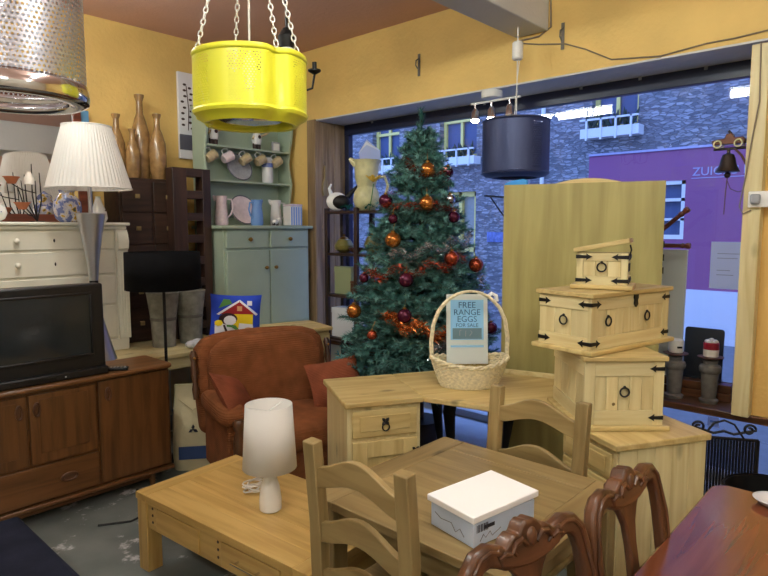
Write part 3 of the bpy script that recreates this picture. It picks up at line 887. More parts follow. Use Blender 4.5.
for k, (x, lb) in enumerate(((-0.36, 'china animal figure in dark trousers near the left end of the top dresser shelf'), (0.12, 'china animal figure with a dark heart on its chest on the top dresser shelf'))):
    t = thing('china_figure', lb, 'figurine', dloc(x, 0.09, 1.717), 0, 'china figures on the dresser')
    MB().lathe([(0.04, 0.05), (0.05, 0.09), (0.045, 0.14), (0.03, 0.17)], 16).build('body', 'white_china', t)
    MB().ball((0, -0.005, 0.20), (0.04, 0.042, 0.038), 14, 10).build('head', 'white_china', t)
    m = MB()
    for s in (-1, 1): m.tube([(s * 0.022, 0, 0.0), (s * 0.022, 0, 0.06)], 0.022, 10)
    m.build('trousers', 'brown_ink', t)
    MB().tube([(0.03, -0.01, 0.13), (0.08, -0.03, 0.15), (0.13, -0.03, 0.185)], [0.014, 0.012, 0.010], 8).build('arm', 'tan_china', t)
    MB().tube([(-0.03, -0.01, 0.13), (-0.06, -0.02, 0.10)], [0.014, 0.010], 8).build('arm', 'tan_china', t)
    MB().ball((0, -0.05, 0.12), (0.018, 0.006, 0.018), 8, 6).build('chest_patch', 'cushion_dark', t)
t = thing('small_picture_frame', 'small pale square frame at the right end of the top dresser shelf', 'frame', dloc(0.36, 0.10, 1.717))
B(-0.05, 0.05, -0.008, 0.008, 0, 0.10).build('frame', 'grey_china', t, bevel=0.004)
B(-0.035, 0.035, -0.010, -0.008, 0.016, 0.084).build('picture', 'white_china', t, smooth=False)
ml = ['first', 'second', 'middle', 'fourth', 'last']
for k in range(5):
    t = thing('hanging_mug', ml[k] + ' of five patterned mugs hanging under the top dresser shelf, from the left', 'mug', dloc(-0.38 + k * 0.185, 0.06, 1.697), 0, 'mugs hanging on the dresser', tilt=(0, 62 if k % 2 else 55, 0))
    q = MB(Matrix.Translation((0.055, 0, -0.075)))
    q.lathe([(0.038, -0.05), (0.044, -0.03), (0.046, 0.03), (0.05, 0.05), (0.045, 0.05), (0.042, -0.02)], 18).build('body', 'pink_china' if k == 1 else 'tan_china', t)
    MB().tube([(0.02, 0, -0.045), (-0.02, 0, -0.04), (-0.03, 0, -0.075), (-0.02, 0, -0.105), (0.02, 0, -0.1)], 0.006, 8).build('handle', 'white_china', t)

# ------------------------------------------------------------------ sideboard, television, lamps
sb = thing('sideboard', 'brown teak sideboard with three doors and a drawer under the television', 'sideboard', (0, 0, 0))
SX0, SX1, SY0, SY1 = 0.52, 1.955, 3.70, 4.06
B(SX0, SX1, SY0 + 0.02, SY1, 0.12, 0.785).build('body', 'teak_x', sb, bevel=0.004)
m = MB(); cr = 0.05
m.prism([(SX0 - 0.02, SY0 - 0.03), (SX1 - 0.03, SY0 - 0.03), (SX1 + 0.0, SY0 - 0.02), (SX1 + 0.015, SY0 + 0.01), (SX1 + 0.015, SY1 - 0.02), (SX1, SY1 + 0.005), (SX0 - 0.02, SY1 + 0.005)], 'z', 0.787, 0.815)
m.build('top', 'teak_x', sb, bevel=0.01)
B(SX0 - 0.005, SX1 + 0.005, SY0 - 0.01, SY1, 0.10, 0.125).build('bottom_rail', 'teak_x', sb, bevel=0.006)
def door(x0, x1, z0, z1, hx, panel=True):
    d = B(x0, x1, SY0, SY0 + 0.02, z0, z1).build('door', 'teak_z', sb, bevel=0.004)
    if panel:
        B(x0 + 0.05, x1 - 0.05, SY0 - 0.004, SY0, z0 + 0.06, z1 - 0.03).build('panel', 'teak_z', d, bevel=0.003)
    h = MB().tube([(hx + 0.016 * math.cos(a) , SY0 - 0.006, (z1 - 0.085) + 0.038 * math.sin(a)) for a in [2 * PI * i / 20 for i in range(20)]], 0.006, 6, closed=True)
    h.ball((hx, SY0 - 0.003, z1 - 0.085), (0.013, 0.004, 0.033), 10, 8)
    h.build('handle', 'mahog_z', d)
door(0.545, 1.095, 0.36, 0.765, 1.055)
door(1.108, 1.475, 0.36, 0.765, 1.145)
door(1.490, 1.935, 0.14, 0.775, 1.545, False)
d = B(0.545, 1.475, SY0, SY0 + 0.02, 0.14, 0.345).build('drawer', 'teak_x', sb, bevel=0.004)
for hx in (0.75, 1.30):
    h = MB().tube([(hx + 0.045 * math.cos(a), SY0 - 0.006, 0.245 + 0.022 * math.sin(a)) for a in [2 * PI * i / 20 for i in range(20)]], 0.006, 6, closed=True)
    h.ball((hx, SY0 - 0.003, 0.245), (0.04, 0.004, 0.018), 10, 8); h.build('handle', 'mahog_x', d)
for x in (SX0 + 0.08, SX1 - 0.12):
    for y in (SY0 + 0.06, SY1 - 0.06):
        MB().lathe([(0.016, 0), (0.024, 0.10)], 12, (x, y, 0)).build('foot', 'teak_z', sb)
B(SX0 + 0.08, SX1 - 0.12, SY0 + 0.05, SY0 + 0.07, 0.055, 0.075).build('stretcher', 'teak_x', sb, bevel=0.003)

tv = thing('television', 'black box television with a dark grey screen on the sideboard', 'television', (1.14, 3.78, 0.817), 0)
TW = 0.42
B(-TW, TW, -0.04, 0.06, 0.03, 0.55).build('case', 'black_plastic', tv, bevel=0.012)
m = MB(); m.prism([(-TW + 0.03, 0.06), (TW - 0.03, 0.06), (TW - 0.14, 0.34), (-TW + 0.14, 0.34)], 'z', 0.06, 0.5); m.build('rear_housing', 'black_plastic', tv, bevel=0.02)
# slightly bulging screen
g = MB(); n = 10; vs = []; fs = []
for j in range(n + 1):
    for i in range(n + 1):
        a, b = -1 + 2 * i / n, -1 + 2 * j / n
        vs.append((a * 0.335, -0.043 - 0.006 * (1 - a * a) * (1 - b * b), 0.31 + b * 0.18))
for j in range(n):
    for i in range(n): fs.append((j * (n + 1) + i, j * (n + 1) + i + 1, (j + 1) * (n + 1) + i + 1, (j + 1) * (n + 1) + i))
g._add(vs, fs).build('screen', 'tv_screen', tv)
m = B(-0.35, 0.35, -0.052, -0.04, 0.488, 0.502); m.box(-0.35, 0.35, -0.052, -0.04, 0.118, 0.132); m.box(-0.35, -0.335, -0.052, -0.04, 0.132, 0.488); m.box(0.335, 0.35, -0.052, -0.04, 0.132, 0.488)
m.build('bezel', 'black_plastic', tv, bevel=0.004)
B(-TW + 0.02, TW + 0.0, -0.075, 0.06, 0, 0.045).build('base', 'black_plastic', tv, bevel=0.008)
B(-0.12, 0.12, -0.078, -0.075, 0.012, 0.03).build('control_flap', 'iron', tv, smooth=False)
MB().ball((0.17, -0.076, 0.02), 0.005, 8, 6).build('power_light', 'white_gloss', tv)
t = thing('remote_control', 'small dark remote control beside the television on the sideboard', 'remote', (1.62, 3.74, 0.817), 55)
B(-0.022, 0.022, -0.07, 0.07, 0, 0.02).build('body', 'black_plastic', t, bevel=0.005)
m = MB()
for i in range(3):
    for j in range(5): m.cbox((-0.011 + i * 0.011, -0.05 + j * 0.02, 0.0215), (0.006, 0.008, 0.003))
m.build('buttons', 'plug_grey', t)

# silver lamp with pleated shade
sl_ = thing('silver_lamp', 'tall brushed silver lamp with white pleated shade behind the television', 'lamp', (1.815, 4.50, PZ + 0.002))
MB().lathe([(0.135, 0), (0.125, 0.03), (0.10, 0.12), (0.055, 0.30), (0.032, 0.42), (0.028, 0.47)], 28).build('foot', 'brushed_steel', sl_)
MB().lathe([(0.030, 0.47), (0.030, 0.58)], 24).build('collar', 'iron', sl_)
MB().lathe([(0.030, 0.58), (0.042, 0.72), (0.066, 0.88), (0.094, 1.04), (0.098, 1.06), (0.09, 1.065)], 28).build('body', 'brushed_steel', sl_)
MB().lathe([(0.014, 1.065), (0.014, 1.36)], 14).build('stem', 'brushed_steel', sl_)
sh = MB(); npl = 120; vs = []; fs = []
for j, (r, z) in enumerate(((0.282, 1.235), (0.22, 1.46), (0.16, 1.675))):
    for i in range(npl):
        a = 2 * PI * i / npl; q = r * (1.0 + (0.008 if i % 2 else -0.008))
        vs.append((q * math.cos(a), q * math.sin(a), z))
for j in range(2):
    for i in range(npl): fs.append((j * npl + i, j * npl + (i + 1) % npl, (j + 1) * npl + (i + 1) % npl, (j + 1) * npl + i))
s_ = sh._add(vs, fs).build('shade', 'white_shade', sl_, smooth=False)
for r, z in ((0.283, 1.238), (0.161, 1.672)):
    MB().tube([(r * math.cos(a), r * math.sin(a), z) for a in [2 * PI * i / 48 for i in range(48)]], 0.005, 6, closed=True).build('shade_trim', 'white_shade', s_)
m = MB()
for k in range(3):
    a = 2 * PI * k / 3; m.tube([(0, 0, 1.36), (0.16 * math.cos(a), 0.16 * math.sin(a), 1.67)], 0.003, 5)
m.build('shade_carrier', 'brushed_steel', s_)

# black floor lamp
bl = thing('floor_lamp', 'slim black floor lamp with wide black drum shade beside the sideboard', 'lamp', (2.14, 4.10, 0))
MB().lathe([(0.09, 0), (0.09, 0.012), (0.02, 0.03)], 24).build('base', 'iron', bl)
MB().tube([(0, 0, 0.02), (0, 0, 1.40)], 0.011, 10).build('pole', 'iron', bl)
MB().lathe([(0.262, 1.265), (0.258, 1.53)], 40, cap=False).build('shade', 'black_shade', bl, solid=0.004)
m = MB()
for k in range(3):
    a = 2 * PI * k / 3 + 0.4; m.tube([(0, 0, 1.40), (0.255 * math.cos(a), 0.255 * math.sin(a), 1.40)], 0.003, 5)
m.build('shade_carrier', 'iron', bl)
MB().ball((0, 0, 1.44), (0.03, 0.03, 0.045), 12, 8).build('bulb', 'white_gloss', bl)

# ------------------------------------------------------------------ brown armchair and what lies on it
ac = thing('armchair', 'brown corduroy armchair with turned wooden arm posts', 'armchair', (2.485, 3.16, 0), -17)
def rounded(poly_fn, n): return [poly_fn(2 * PI * i / n) for i in range(n)]
def shell_back():
    # outline of the back in (x,z): rounded shoulders, slightly arched top
    out = [(-0.47, 0.30), (-0.485, 0.60), (-0.49, 0.80), (-0.47, 0.90), (-0.42, 0.955), (-0.33, 0.985), (-0.2, 1.0), (0, 1.005), (0.2, 1.0), (0.33, 0.985), (0.42, 0.955), (0.47, 0.90), (0.49, 0.80), (0.485, 0.60), (0.47, 0.30)]
    return out
m = MB(Matrix.Translation((0, 0.26, 0)) @ Matrix.Rotation(R(-10), 4, 'X'))
m.prism(shell_back(), 'y', -0.0, 0.17)
m.build('back', 'brown_cord', ac, bevel=0.06, seg=5)
mm = Matrix.Translation((0, 0.205, 0)) @ Matrix.Rotation(R(-11), 4, 'X')
m = MB(mm); m.ball((0, 0.03, 0.66), (0.415, 0.10, 0.31), 40, 24, (0.5, 0.4)); m.build('back_cushion', 'brown_cord', ac)
m = MB(); m.ball((0, -0.06, 0.40), (0.355, 0.33, 0.09), 32, 14, (0.45, 0.4)); m.build('seat_cushion', 'brown_cord', ac)
B(-0.40, 0.40, -0.34, 0.28, 0.12, 0.33).build('seat_base', 'brown_cord', ac, bevel=0.025, seg=3)
for s in (-1, 1):
    a = MB(); a.ball((s * 0.435, -0.04, 0.585), (0.085, 0.30, 0.075), 20, 14, (0.75, 0.5)); a.build('arm', 'brown_cord', ac)
    B(s * 0.425 - 0.045, s * 0.425 + 0.045, -0.26, 0.28, 0.14, 0.56).build('arm_side', 'brown_cord', ac, bevel=0.02, seg=3)
    pp = [(0.030, 0.10), (0.034, 0.16), (0.022, 0.20), (0.034, 0.26), (0.022, 0.30), (0.032, 0.33), (0.036, 0.40), (0.032, 0.47), (0.022, 0.51), (0.034, 0.54), (0.036, 0.565), (0.026, 0.585)]
    MB().lathe(pp, 16, (s * 0.425, -0.345, 0)).build('arm_post', 'mahog_z', ac)
    w_ = MB(Matrix.Translation((s * 0.50, 0.27, 0)) @ Matrix.Rotation(R(-10), 4, 'X')).lathe([(0.018, 0.55), (0.024, 0.62), (0.016, 0.66), (0.026, 0.74), (0.018, 0.80), (0.026, 0.85), (0.014, 0.88)], 14)
    q = w_.build('wing_spindle', 'mahog_z', ac)
    MB(Matrix.Translation((s * 0.50, 0.255, 0)) @ Matrix.Rotation(R(-10), 4, 'X')).ball((0, -0.018, 0.83), 0.011, 10, 8).build('brass_stud', 'brass', q)
    for y in (-0.28, 0.22):
        MB().lathe([(0.02, 0), (0.03, 0.06), (0.03, 0.12)], 12, (s * 0.36, y, 0)).build('foot', 'mahog_z', ac)
def pillow(name, label, mat, loc, size, th, rot, tilt, cat='cushion'):
    """square cushion standing in its local xz plane"""
    t = thing(name, label, cat, loc, rot, None, tilt)
    n = 14; vs = []; fs = []
    for side in (-1, 1):
        for j in range(n + 1):
            for i in range(n + 1):
                a, b = -1 + 2 * i / n, -1 + 2 * j / n
                k = (1 - a * a) ** 0.5 * (1 - b * b) ** 0.5
                pin = 1 - 0.06 * (1 - abs(a)) * abs(b) ** 4 - 0.06 * (1 - abs(b)) * abs(a) ** 4
                pa = a * (1 - 0.07 * (1 - a * a if False else (1 - abs(a)) * 0) ) * (1 - 0.06 * (1 - b * b))
                pb = b * (1 - 0.06 * (1 - a * a))
                vs.append((pa * size[0] / 2, side * th / 2 * k, size[1] / 2 + pb * size[1] / 2))
    for s in range(2):
        o = s * (n + 1) ** 2
        for j in range(n):
            for i in range(n):
                q = (o + j * (n + 1) + i, o + j * (n + 1) + i + 1, o + (j + 1) * (n + 1) + i + 1, o + (j + 1) * (n + 1) + i)
                fs.append(q if s else q[::-1])
    mb = MB()._add(vs, fs)
    o = mb.build('cover', mat, t, normals=False, angle=80)
    return t
pillow('throw_cushion', 'brown ribbed cushion leaning on the arm near the sack', 'terracotta_cloth', (2.095, 3.065, 0.56), (0.34, 0.30), 0.12, 25, (-40, 20, 0))
pillow('throw_cushion', 'brown ribbed cushion slumped at the desk side of the armchair', 'terracotta_cloth', (2.825, 2.975, 0.485), (0.38, 0.33), 0.12, -28, (-30, -8, 0))

# pine box behind the armchair, snowman cushion beside it
bx = thing('blanket_box', 'plain pine box with a flat lid behind the armchair', 'box', (3.2, 3.98, 0), -14)
for k in range(4):
    B(-0.26, 0.26, -0.20, -0.185, 0.03 + k * 0.2, 0.225 + k * 0.2).build('plank', 'pine_x', bx, bevel=0.003)
m = B(-0.26, 0.26, -0.185, 0.2, 0, 0.845); m.build('carcass', 'pine_x', bx)
B(-0.28, 0.28, -0.22, 0.22, 0.85, 0.88).build('lid', 'pine_x', bx, bevel=0.006)
MB().ball((0.02, 0, 0.878), (0.03, 0.03, 0.012), 12, 8).build('lid_knob', 'pine_x', bx)
st = thing('side_stool', 'narrow pine stool behind the armchair carrying the snowman cushion', 'stool', (2.64, 3.94, 0), -17)
B(-0.18, 0.18, -0.13, 0.13, 0.80, 0.83).build('seat', 'pine_x', st, bevel=0.006)
for sx in (-1, 1):
    for sy in (-1, 1):
        B(sx * 0.15 - 0.02, sx * 0.15 + 0.02, sy * 0.1 - 0.02, sy * 0.1 + 0.02, 0, 0.80).build('leg', 'pine_z', st, bevel=0.003)
sc_ = pillow('snowman_cushion', 'blue cushion with a snowman and red roofed house', 'cushion_blue', (2.62, 3.94, 0.845), (0.42, 0.44), 0.15, -34, (-10, 3, 0)); sc_.scale = (0.92, 0.92, 0.80)
def bulge(x, z):
    a = x / 0.21; b = (z - 0.22) / 0.22
    a = max(-0.999, min(0.999, a / (1 - 0.06 * (1 - min(1, b * b))))); b = max(-0.999, min(0.999, b / (1 - 0.06 * (1 - min(1, a * a)))))
    return -0.075 * (1 - a * a) ** 0.5 * (1 - b * b) ** 0.5
def patch(name, poly, mat, lift):
    """cloth patch sewn on the bulging front: triangulated fan on a grid"""
    bm = bmesh.new()
    f = bm.faces.new([bm.verts.new((x, 0, z)) for x, z in poly])
    bmesh.ops.triangulate(bm, faces=[f])
    for _ in range(3): bmesh.ops.subdivide_edges(bm, edges=bm.edges[:], cuts=1, use_grid_fill=True)
    for v in bm.verts: v.co.y = bulge(v.co.x, v.co.z) - lift
    me = bpy.data.meshes.new(name); bm.to_mesh(me); bm.free(); me.materials.append(M[mat])
    o = bpy.data.objects.new(name, me); COL.objects.link(o); o.parent = sc_
    return o
def circ(cx, cz, rx, rz=None, n=14): return [(cx + rx * math.cos(2 * PI * i / n), cz + (rz or rx) * math.sin(2 * PI * i / n)) for i in range(n)]
patch('snow', [(-0.165, 0.03), (0.17, 0.03), (0.18, 0.09), (0.10, 0.13), (0.02, 0.11), (-0.07, 0.17), (-0.13, 0.19), (-0.165, 0.14)], 'cushion_white', 0.002)
patch('house_wall', [(-0.02, 0.11), (0.14, 0.11), (0.14, 0.25), (-0.02, 0.25)], 'cushion_yellow', 0.003)
patch('snow', [(0.02, 0.08), (0.15, 0.08), (0.14, 0.15), (0.03, 0.16)], 'cushion_white', 0.0045)
patch('roof', [(-0.13, 0.245), (0.16, 0.245), (0.03, 0.375)], 'cushion_red', 0.004)
patch('roof_snow', [(-0.155, 0.245), (-0.135, 0.235), (0.025, 0.36), (0.03, 0.385)], 'cushion_white', 0.005)
patch('roof_snow', [(0.03, 0.385), (0.03, 0.36), (0.165, 0.235), (0.18, 0.25)], 'cushion_white', 0.005)
patch('attic_window', [(0.01, 0.275), (0.05, 0.275), (0.05, 0.32), (0.01, 0.32)], 'cushion_tan', 0.006)
patch('chimney', [(0.09, 0.33), (0.13, 0.33), (0.13, 0.375), (0.09, 0.375)], 'cushion_white', 0.003)
patch('fir_tree', [(-0.14, 0.30), (-0.03, 0.345), (-0.05, 0.385), (-0.10, 0.39)], 'cushion_green', 0.003)
patch('snowman_hat', circ(-0.06, 0.20, 0.075, 0.055), 'cushion_dark', 0.006)
patch('snowman_face', circ(-0.045, 0.185, 0.05, 0.045), 'cushion_white', 0.0075)
patch('scarf', [(-0.07, 0.145), (0.0, 0.14), (0.03, 0.10), (0.005, 0.095), (-0.03, 0.12), (-0.07, 0.125)], 'cushion_green', 0.0085)
patch('yellow_star', circ(-0.135, 0.16, 0.035, 0.03, 7), 'cushion_yellow', 0.007)
patch('bird', circ(0.11, 0.10, 0.04, 0.022), 'cushion_tan', 0.006)
patch('broom', [(-0.10, 0.14), (-0.085, 0.145), (-0.055, 0.07), (-0.075, 0.065)], 'cushion_dark', 0.009)

# paper sack on the floor
sk = thing('paper_sack', 'cream paper sack with a three diamond mark and a blue panel', 'sack', (2.205, 3.84, 0.001), -38)
m = MB()
lv = [(0.145, 0.085, 0), (0.155, 0.10, 0.08), (0.15, 0.10, 0.27), (0.145, 0.08, 0.38), (0.135, 0.045, 0.47), (0.13, 0.012, 0.53), (0.13, 0.010, 0.60)]
vs, fs = [], []; n = 24
for j, (a, b, z) in enumerate(lv):
    for i in range(n):
        t_ = 2 * PI * i / n; ca, sa = math.cos(t_), math.sin(t_)
        q = 1 + 0.03 * math.sin(3 * t_ + j)
        vs.append((a * q * math.copysign(abs(ca) ** 0.5, ca), b * q * math.copysign(abs(sa) ** 0.5, sa), z))
for j in range(len(lv) - 1):
    for i in range(n): fs.append((j * n + i, j * n + (i + 1) % n, (j + 1) * n + (i + 1) % n, (j + 1) * n + i))
fs += [tuple(range(n))[::-1], tuple(range((len(lv) - 1) * n, len(lv) * n))]
m._add(vs, fs).build('bag', 'sack_paper', sk, angle=60)
B(-0.10, 0.10, -0.112, -0.104, 0.09, 0.18).build('blue_panel', 'sack_blue', sk, smooth=False)
q = MB()
for a in (90, 210, 330):
    cx, cz = 0.0 + 0.018 * math.cos(R(a)), 0.30 + 0.018 * math.sin(R(a))
    def rp(u_, v_): return (cx + u_ * math.cos(R(a)) - v_ * math.sin(R(a)), cz + u_ * math.sin(R(a)) + v_ * math.cos(R(a)))
    q.prism([rp(-0.018, 0), rp(0, -0.010), rp(0.018, 0), rp(0, 0.010)], 'y', -0.108, -0.095)
q.build('diamond_mark', 'sack_ink', sk, smooth=False)
m = MB().tube([(-0.10, -0.03, 0.50), (0.0, -0.075, 0.43), (0.11, -0.03, 0.52)], 0.006, 6); m.build('folded_seam', 'sack_paper', sk)

# navy bench in the near left corner
nb = thing('bench', 'low dark navy upholstered bench at the near left', 'bench', (0.56, 2.45, 0))
B(-0.30, 0.30, -0.68, 0.68, 0.08, 0.26).build('base', 'navy_fabric', nb, bevel=0.01)
B(-0.31, 0.31, -0.69, 0.69, 0.26, 0.35).build('seat_pad', 'navy_fabric', nb, bevel=0.025, seg=4)
for sx in (-1, 1):
    for sy in (-1, 1): MB().lathe([(0.018, 0), (0.025, 0.08)], 10, (sx * 0.25, sy * 0.6, 0)).build('foot', 'iron', nb)

# ------------------------------------------------------------------ oak coffee table with the white lamp
X0, X1, Y0, Y1, TZ = 1.31, 1.93, 1.66, 2.87, 0.40
ct = thing('coffee_table', 'long low oak coffee table with a drawer and chrome handle', 'table', (0, 0, 0), 4.5)
ct.location = Vector((X0, Y1, 0)) - Matrix.Rotation(R(4.5), 3, 'Z') @ Vector((X0, Y1, 0))
B(X0, X1, Y1 - 0.09, Y1, TZ - 0.035, TZ).build('plank', 'oak_x', ct, bevel=0.003)
B(X0, X1, Y0, Y0 + 0.09, TZ - 0.035, TZ).build('plank', 'oak_x', ct, bevel=0.003)
for k in range(5):
    a = X0 + k * (X1 - X0) / 5
    B(a + 0.0005, a + (X1 - X0) / 5 - 0.0005, Y0 + 0.091, Y1 - 0.091, TZ - 0.035, TZ - 0.0005 * (k % 2)).build('plank', 'oak_y', ct, bevel=0.0015)
for x in (X0 + 0.005, X1 - 0.085):
    for y in (Y0 + 0.005, Y1 - 0.085):
        B(x, x + 0.08, y, y + 0.08, 0, TZ - 0.036).build('leg', 'oak_z', ct, bevel=0.004)
B(X0 + 0.014, X0 + 0.036, Y0 + 0.085, Y1 - 0.085, TZ - 0.17, TZ - 0.036).build('apron', 'oak_y', ct, bevel=0.002)
B(X1 - 0.036, X1 - 0.014, Y0 + 0.085, Y1 - 0.085, TZ - 0.17, TZ - 0.036).build('apron', 'oak_y', ct, bevel=0.002)
B(X0 + 0.085, X1 - 0.085, Y1 - 0.036, Y1 - 0.014, TZ - 0.17, TZ - 0.036).build('apron', 'oak_x', ct, bevel=0.002)
B(X0 + 0.085, X1 - 0.085, Y0 + 0.014, Y0 + 0.036, TZ - 0.17, TZ - 0.036).build('apron', 'oak_x', ct, bevel=0.002)
for y0, y1 in ((2.36, 2.70), (1.83, 2.20)):
    d = B(X0 + 0.004, X0 + 0.014, y0, y1, TZ - 0.16, TZ - 0.046).build('drawer', 'oak_y', ct, bevel=0.003)
    if y0 < 2:
        yc = (y0 + y1) / 2
        h = MB().tube([(X0 - 0.022, yc - 0.085, TZ - 0.095), (X0 - 0.022, yc + 0.085, TZ - 0.095)], 0.006, 8)
        for s in (-1, 1): h.tube([(X0 + 0.004, yc + s * 0.065, TZ - 0.095), (X0 - 0.022, yc + s * 0.065, TZ - 0.095)], 0.005, 8)
        h.build('handle', 'chrome', d)
for y in (2.742, 2.23):
    for k in range(3): MB().ball((X0 + 0.013, y, TZ - 0.06 - k * 0.035), (0.003, 0.007, 0.007), 8, 6).build('dowel', 'darkwood_x', ct)

tl = thing('table_lamp', 'white bottle shaped table lamp with white drum shade on the coffee table', 'lamp', (1.64, 2.21, TZ + 0.001))
MB().lathe([(0.044, 0), (0.050, 0.006), (0.052, 0.05), (0.044, 0.11), (0.030, 0.16), (0.022, 0.20), (0.020, 0.24)], 28).build('body', 'white_gloss', tl)
MB().lathe([(0.124, 0.205), (0.107, 0.50)], 44, cap=False).build('shade', 'white_shade', tl, solid=0.003)
m = MB()
for k in range(3):
    a = 2 * PI * k / 3 + 0.3; m.tube([(0, 0, 0.47), (0.107 * math.cos(a), 0.107 * math.sin(a), 0.485)], 0.0025, 5)
m.tube([(0, 0, 0.24), (0, 0, 0.47)], 0.006, 8); m.build('shade_carrier', 'white_gloss', tl)
m = MB(); pts = []
for i in range(90):
    a = i * 0.42; r = 0.055 + 0.015 * math.sin(i * 0.7)
    pts.append((r * math.cos(a) * 1.1, r * math.sin(a) * 0.75 , 0.008 + 0.014 * (1 + math.sin(i * 0.31)) + 0.010 * (i / 90)))
m.tube(pts, 0.0038, 6)
m.tube([(pts[0][0], pts[0][1], 0.006), (0.0, -0.1, 0.005), (-0.02, -0.21, 0.005)], 0.0035, 6)
o = m.build('lamp_cord', 'cable_white'); o.location = (1.72, 2.43, TZ + 0.001); tag(o, 'coiled white cable beside the white table lamp', 'cable')
# cable on the floor under the sideboard
o = MB().tube([(1.35, 3.45, 0.006), (1.5, 3.36, 0.006), (1.68, 3.40, 0.006), (1.78, 3.55, 0.006), (1.72, 3.75, 0.006)], 0.006, 6).build('power_cable', 'cable_black')
tag(o, 'black cable looping over the floor before the sideboard', 'cable')

# ------------------------------------------------------------------ dining table, ladder back chairs, white box
X0, X1, Y0, Y1, TZ = 1.36, 2.16, 0.78, 1.60, 0.76
dt = thing('dining_table', 'square waxed pine dining table carrying the white box', 'table', (0, 0, 0))
w_ = 0.11
B(X0, X1, Y0, Y0 + w_, TZ - 0.03, TZ).build('plank', 'waxpine_x', dt, bevel=0.003)
B(X0, X1, Y1 - w_, Y1, TZ - 0.03, TZ).build('plank', 'waxpine_x', dt, bevel=0.003)
B(X0, X0 + w_, Y0 + w_ + 0.001, Y1 - w_ - 0.001, TZ - 0.03, TZ).build('plank', 'waxpine_y', dt, bevel=0.003)
B(X1 - w_, X1, Y0 + w_ + 0.001, Y1 - w_ - 0.001, TZ - 0.03, TZ).build('plank', 'waxpine_y', dt, bevel=0.003)
for k in range(4):
    a = X0 + w_ + 0.001; s = (X1 - X0 - 2 * w_ - 0.002) / 4
    B(a + k * s, a + (k + 1) * s, Y0 + w_ + 0.001, Y1 - w_ - 0.001, TZ - 0.03, TZ - 0.001).build('plank', 'waxpine_y', dt, bevel=0.0012)
m = MB()
B(X0 + 0.05, X1 - 0.05, Y0 + 0.05, Y0 + 0.07, TZ - 0.13, TZ - 0.031).build('apron', 'waxpine_x', dt, bevel=0.002)
B(X0 + 0.05, X1 - 0.05, Y1 - 0.07, Y1 - 0.05, TZ - 0.13, TZ - 0.031).build('apron', 'waxpine_x', dt, bevel=0.002)
B(X0 + 0.05, X0 + 0.07, Y0 + 0.07, Y1 - 0.07, TZ - 0.13, TZ - 0.031).build('apron', 'waxpine_y', dt, bevel=0.002)
B(X1 - 0.07, X1 - 0.05, Y0 + 0.07, Y1 - 0.07, TZ - 0.13, TZ - 0.031).build('apron', 'waxpine_y', dt, bevel=0.002)
for x in (X0 + 0.025, X1 - 0.095):
    for y in (Y0 + 0.025, Y1 - 0.095):
        B(x, x + 0.07, y, y + 0.07, 0, TZ - 0.031).build('leg', 'waxpine_z', dt, bevel=0.005)
def ladder_chair(label, loc, rot, group):
    t = thing('ladder_back_chair', label, 'chair', loc, rot, group)
    hw = 0.195
    for s in (-1, 1):
        MB().ribbon([(0.19, 0), (0.175, 0.25), (0.175, 0.46), (0.185, 0.75), (0.21, 1.02)], 0.042, 0.052, 'x', s * hw).build('post', 'waxpine_z', t, bevel=0.004)
        B(s * hw - 0.024, s * hw + 0.024, -0.215, -0.17, 0, 0.43).build('leg', 'waxpine_z', t, bevel=0.004)
        B(s * hw - 0.012, s * hw + 0.012, -0.17, 0.155, 0.20, 0.235).build('stretcher', 'waxpine_y', t, bevel=0.003)
    B(-hw + 0.024, hw - 0.024, -0.205, -0.18, 0.36, 0.43).build('seat_rail', 'waxpine_x', t, bevel=0.003)
    B(-0.225, 0.225, -0.23, 0.15, 0.43, 0.455).build('seat', 'waxpine_x', t, bevel=0.008)
    for zc, yc in ((0.935, 0.202), (0.745, 0.187), (0.58, 0.18)):
        top = []; bot = []
        n = 14
        for i in range(n + 1):
            x = -hw + 0.0 + (2 * hw) * i / n; q = (x / hw)
            top.append((x, zc + 0.03 + 0.030 * math.cos(q * PI) )); bot.append((x, zc - 0.045 + 0.022 * math.cos(q * PI)))
        MB().prism(top + bot[::-1], 'y', yc - 0.011, yc + 0.011).build('slat', 'waxpine_x', t, bevel=0.003)
    return t
ladder_chair('ladder back pine chair seen from behind beside the coffee table', (1.455, 1.255, 0), 90, 'pine ladder back chairs')
ladder_chair('ladder back pine chair on the far side of the table before the desk', (2.03, 1.18, 0), -90, 'pine ladder back chairs')
sh_ = thing('shoe_box', 'white cardboard box with loose lid on the dining table', 'box', (1.585, 1.02, TZ + 0.001), -11); sh_.scale = (0.94, 0.94, 0.94)
m = MB(); m.prism([(-0.145, -0.10), (0.145, -0.10), (0.148, 0.10), (-0.145, 0.10)], 'z', 0, 0.082); m.build('box_body', 'card_blue', sh_, bevel=0.002)
q = MB(Matrix.Translation((0, 0, 0.088)) @ Matrix.Rotation(R(-1.5), 4, 'Y'))
q.box(-0.155, 0.155, -0.11, 0.11, 0, 0.022); q.build('lid', 'white_card', sh_, bevel=0.003)
B(-0.1, -0.05, -0.1012, -0.1, 0.05, 0.062).build('printed_label', 'sack_ink', sh_, smooth=False)
m = MB(); 
for k in range(9): m.box(-0.13 + k * 0.006, -0.128 + k * 0.006 + 0.002 * (k % 2), -0.1012, -0.1, 0.045, 0.07)
m.build('bar_code', 'picture_grey', sh_, smooth=False)
m = MB().tube([(-0.115, -0.1003, 0.014), (-0.10, -0.1003, 0.034), (-0.09, -0.1003, 0.02), (-0.07, -0.1003, 0.036), (-0.06, -0.1003, 0.018), (-0.02, -0.1003, 0.034)], 0.0012, 5)
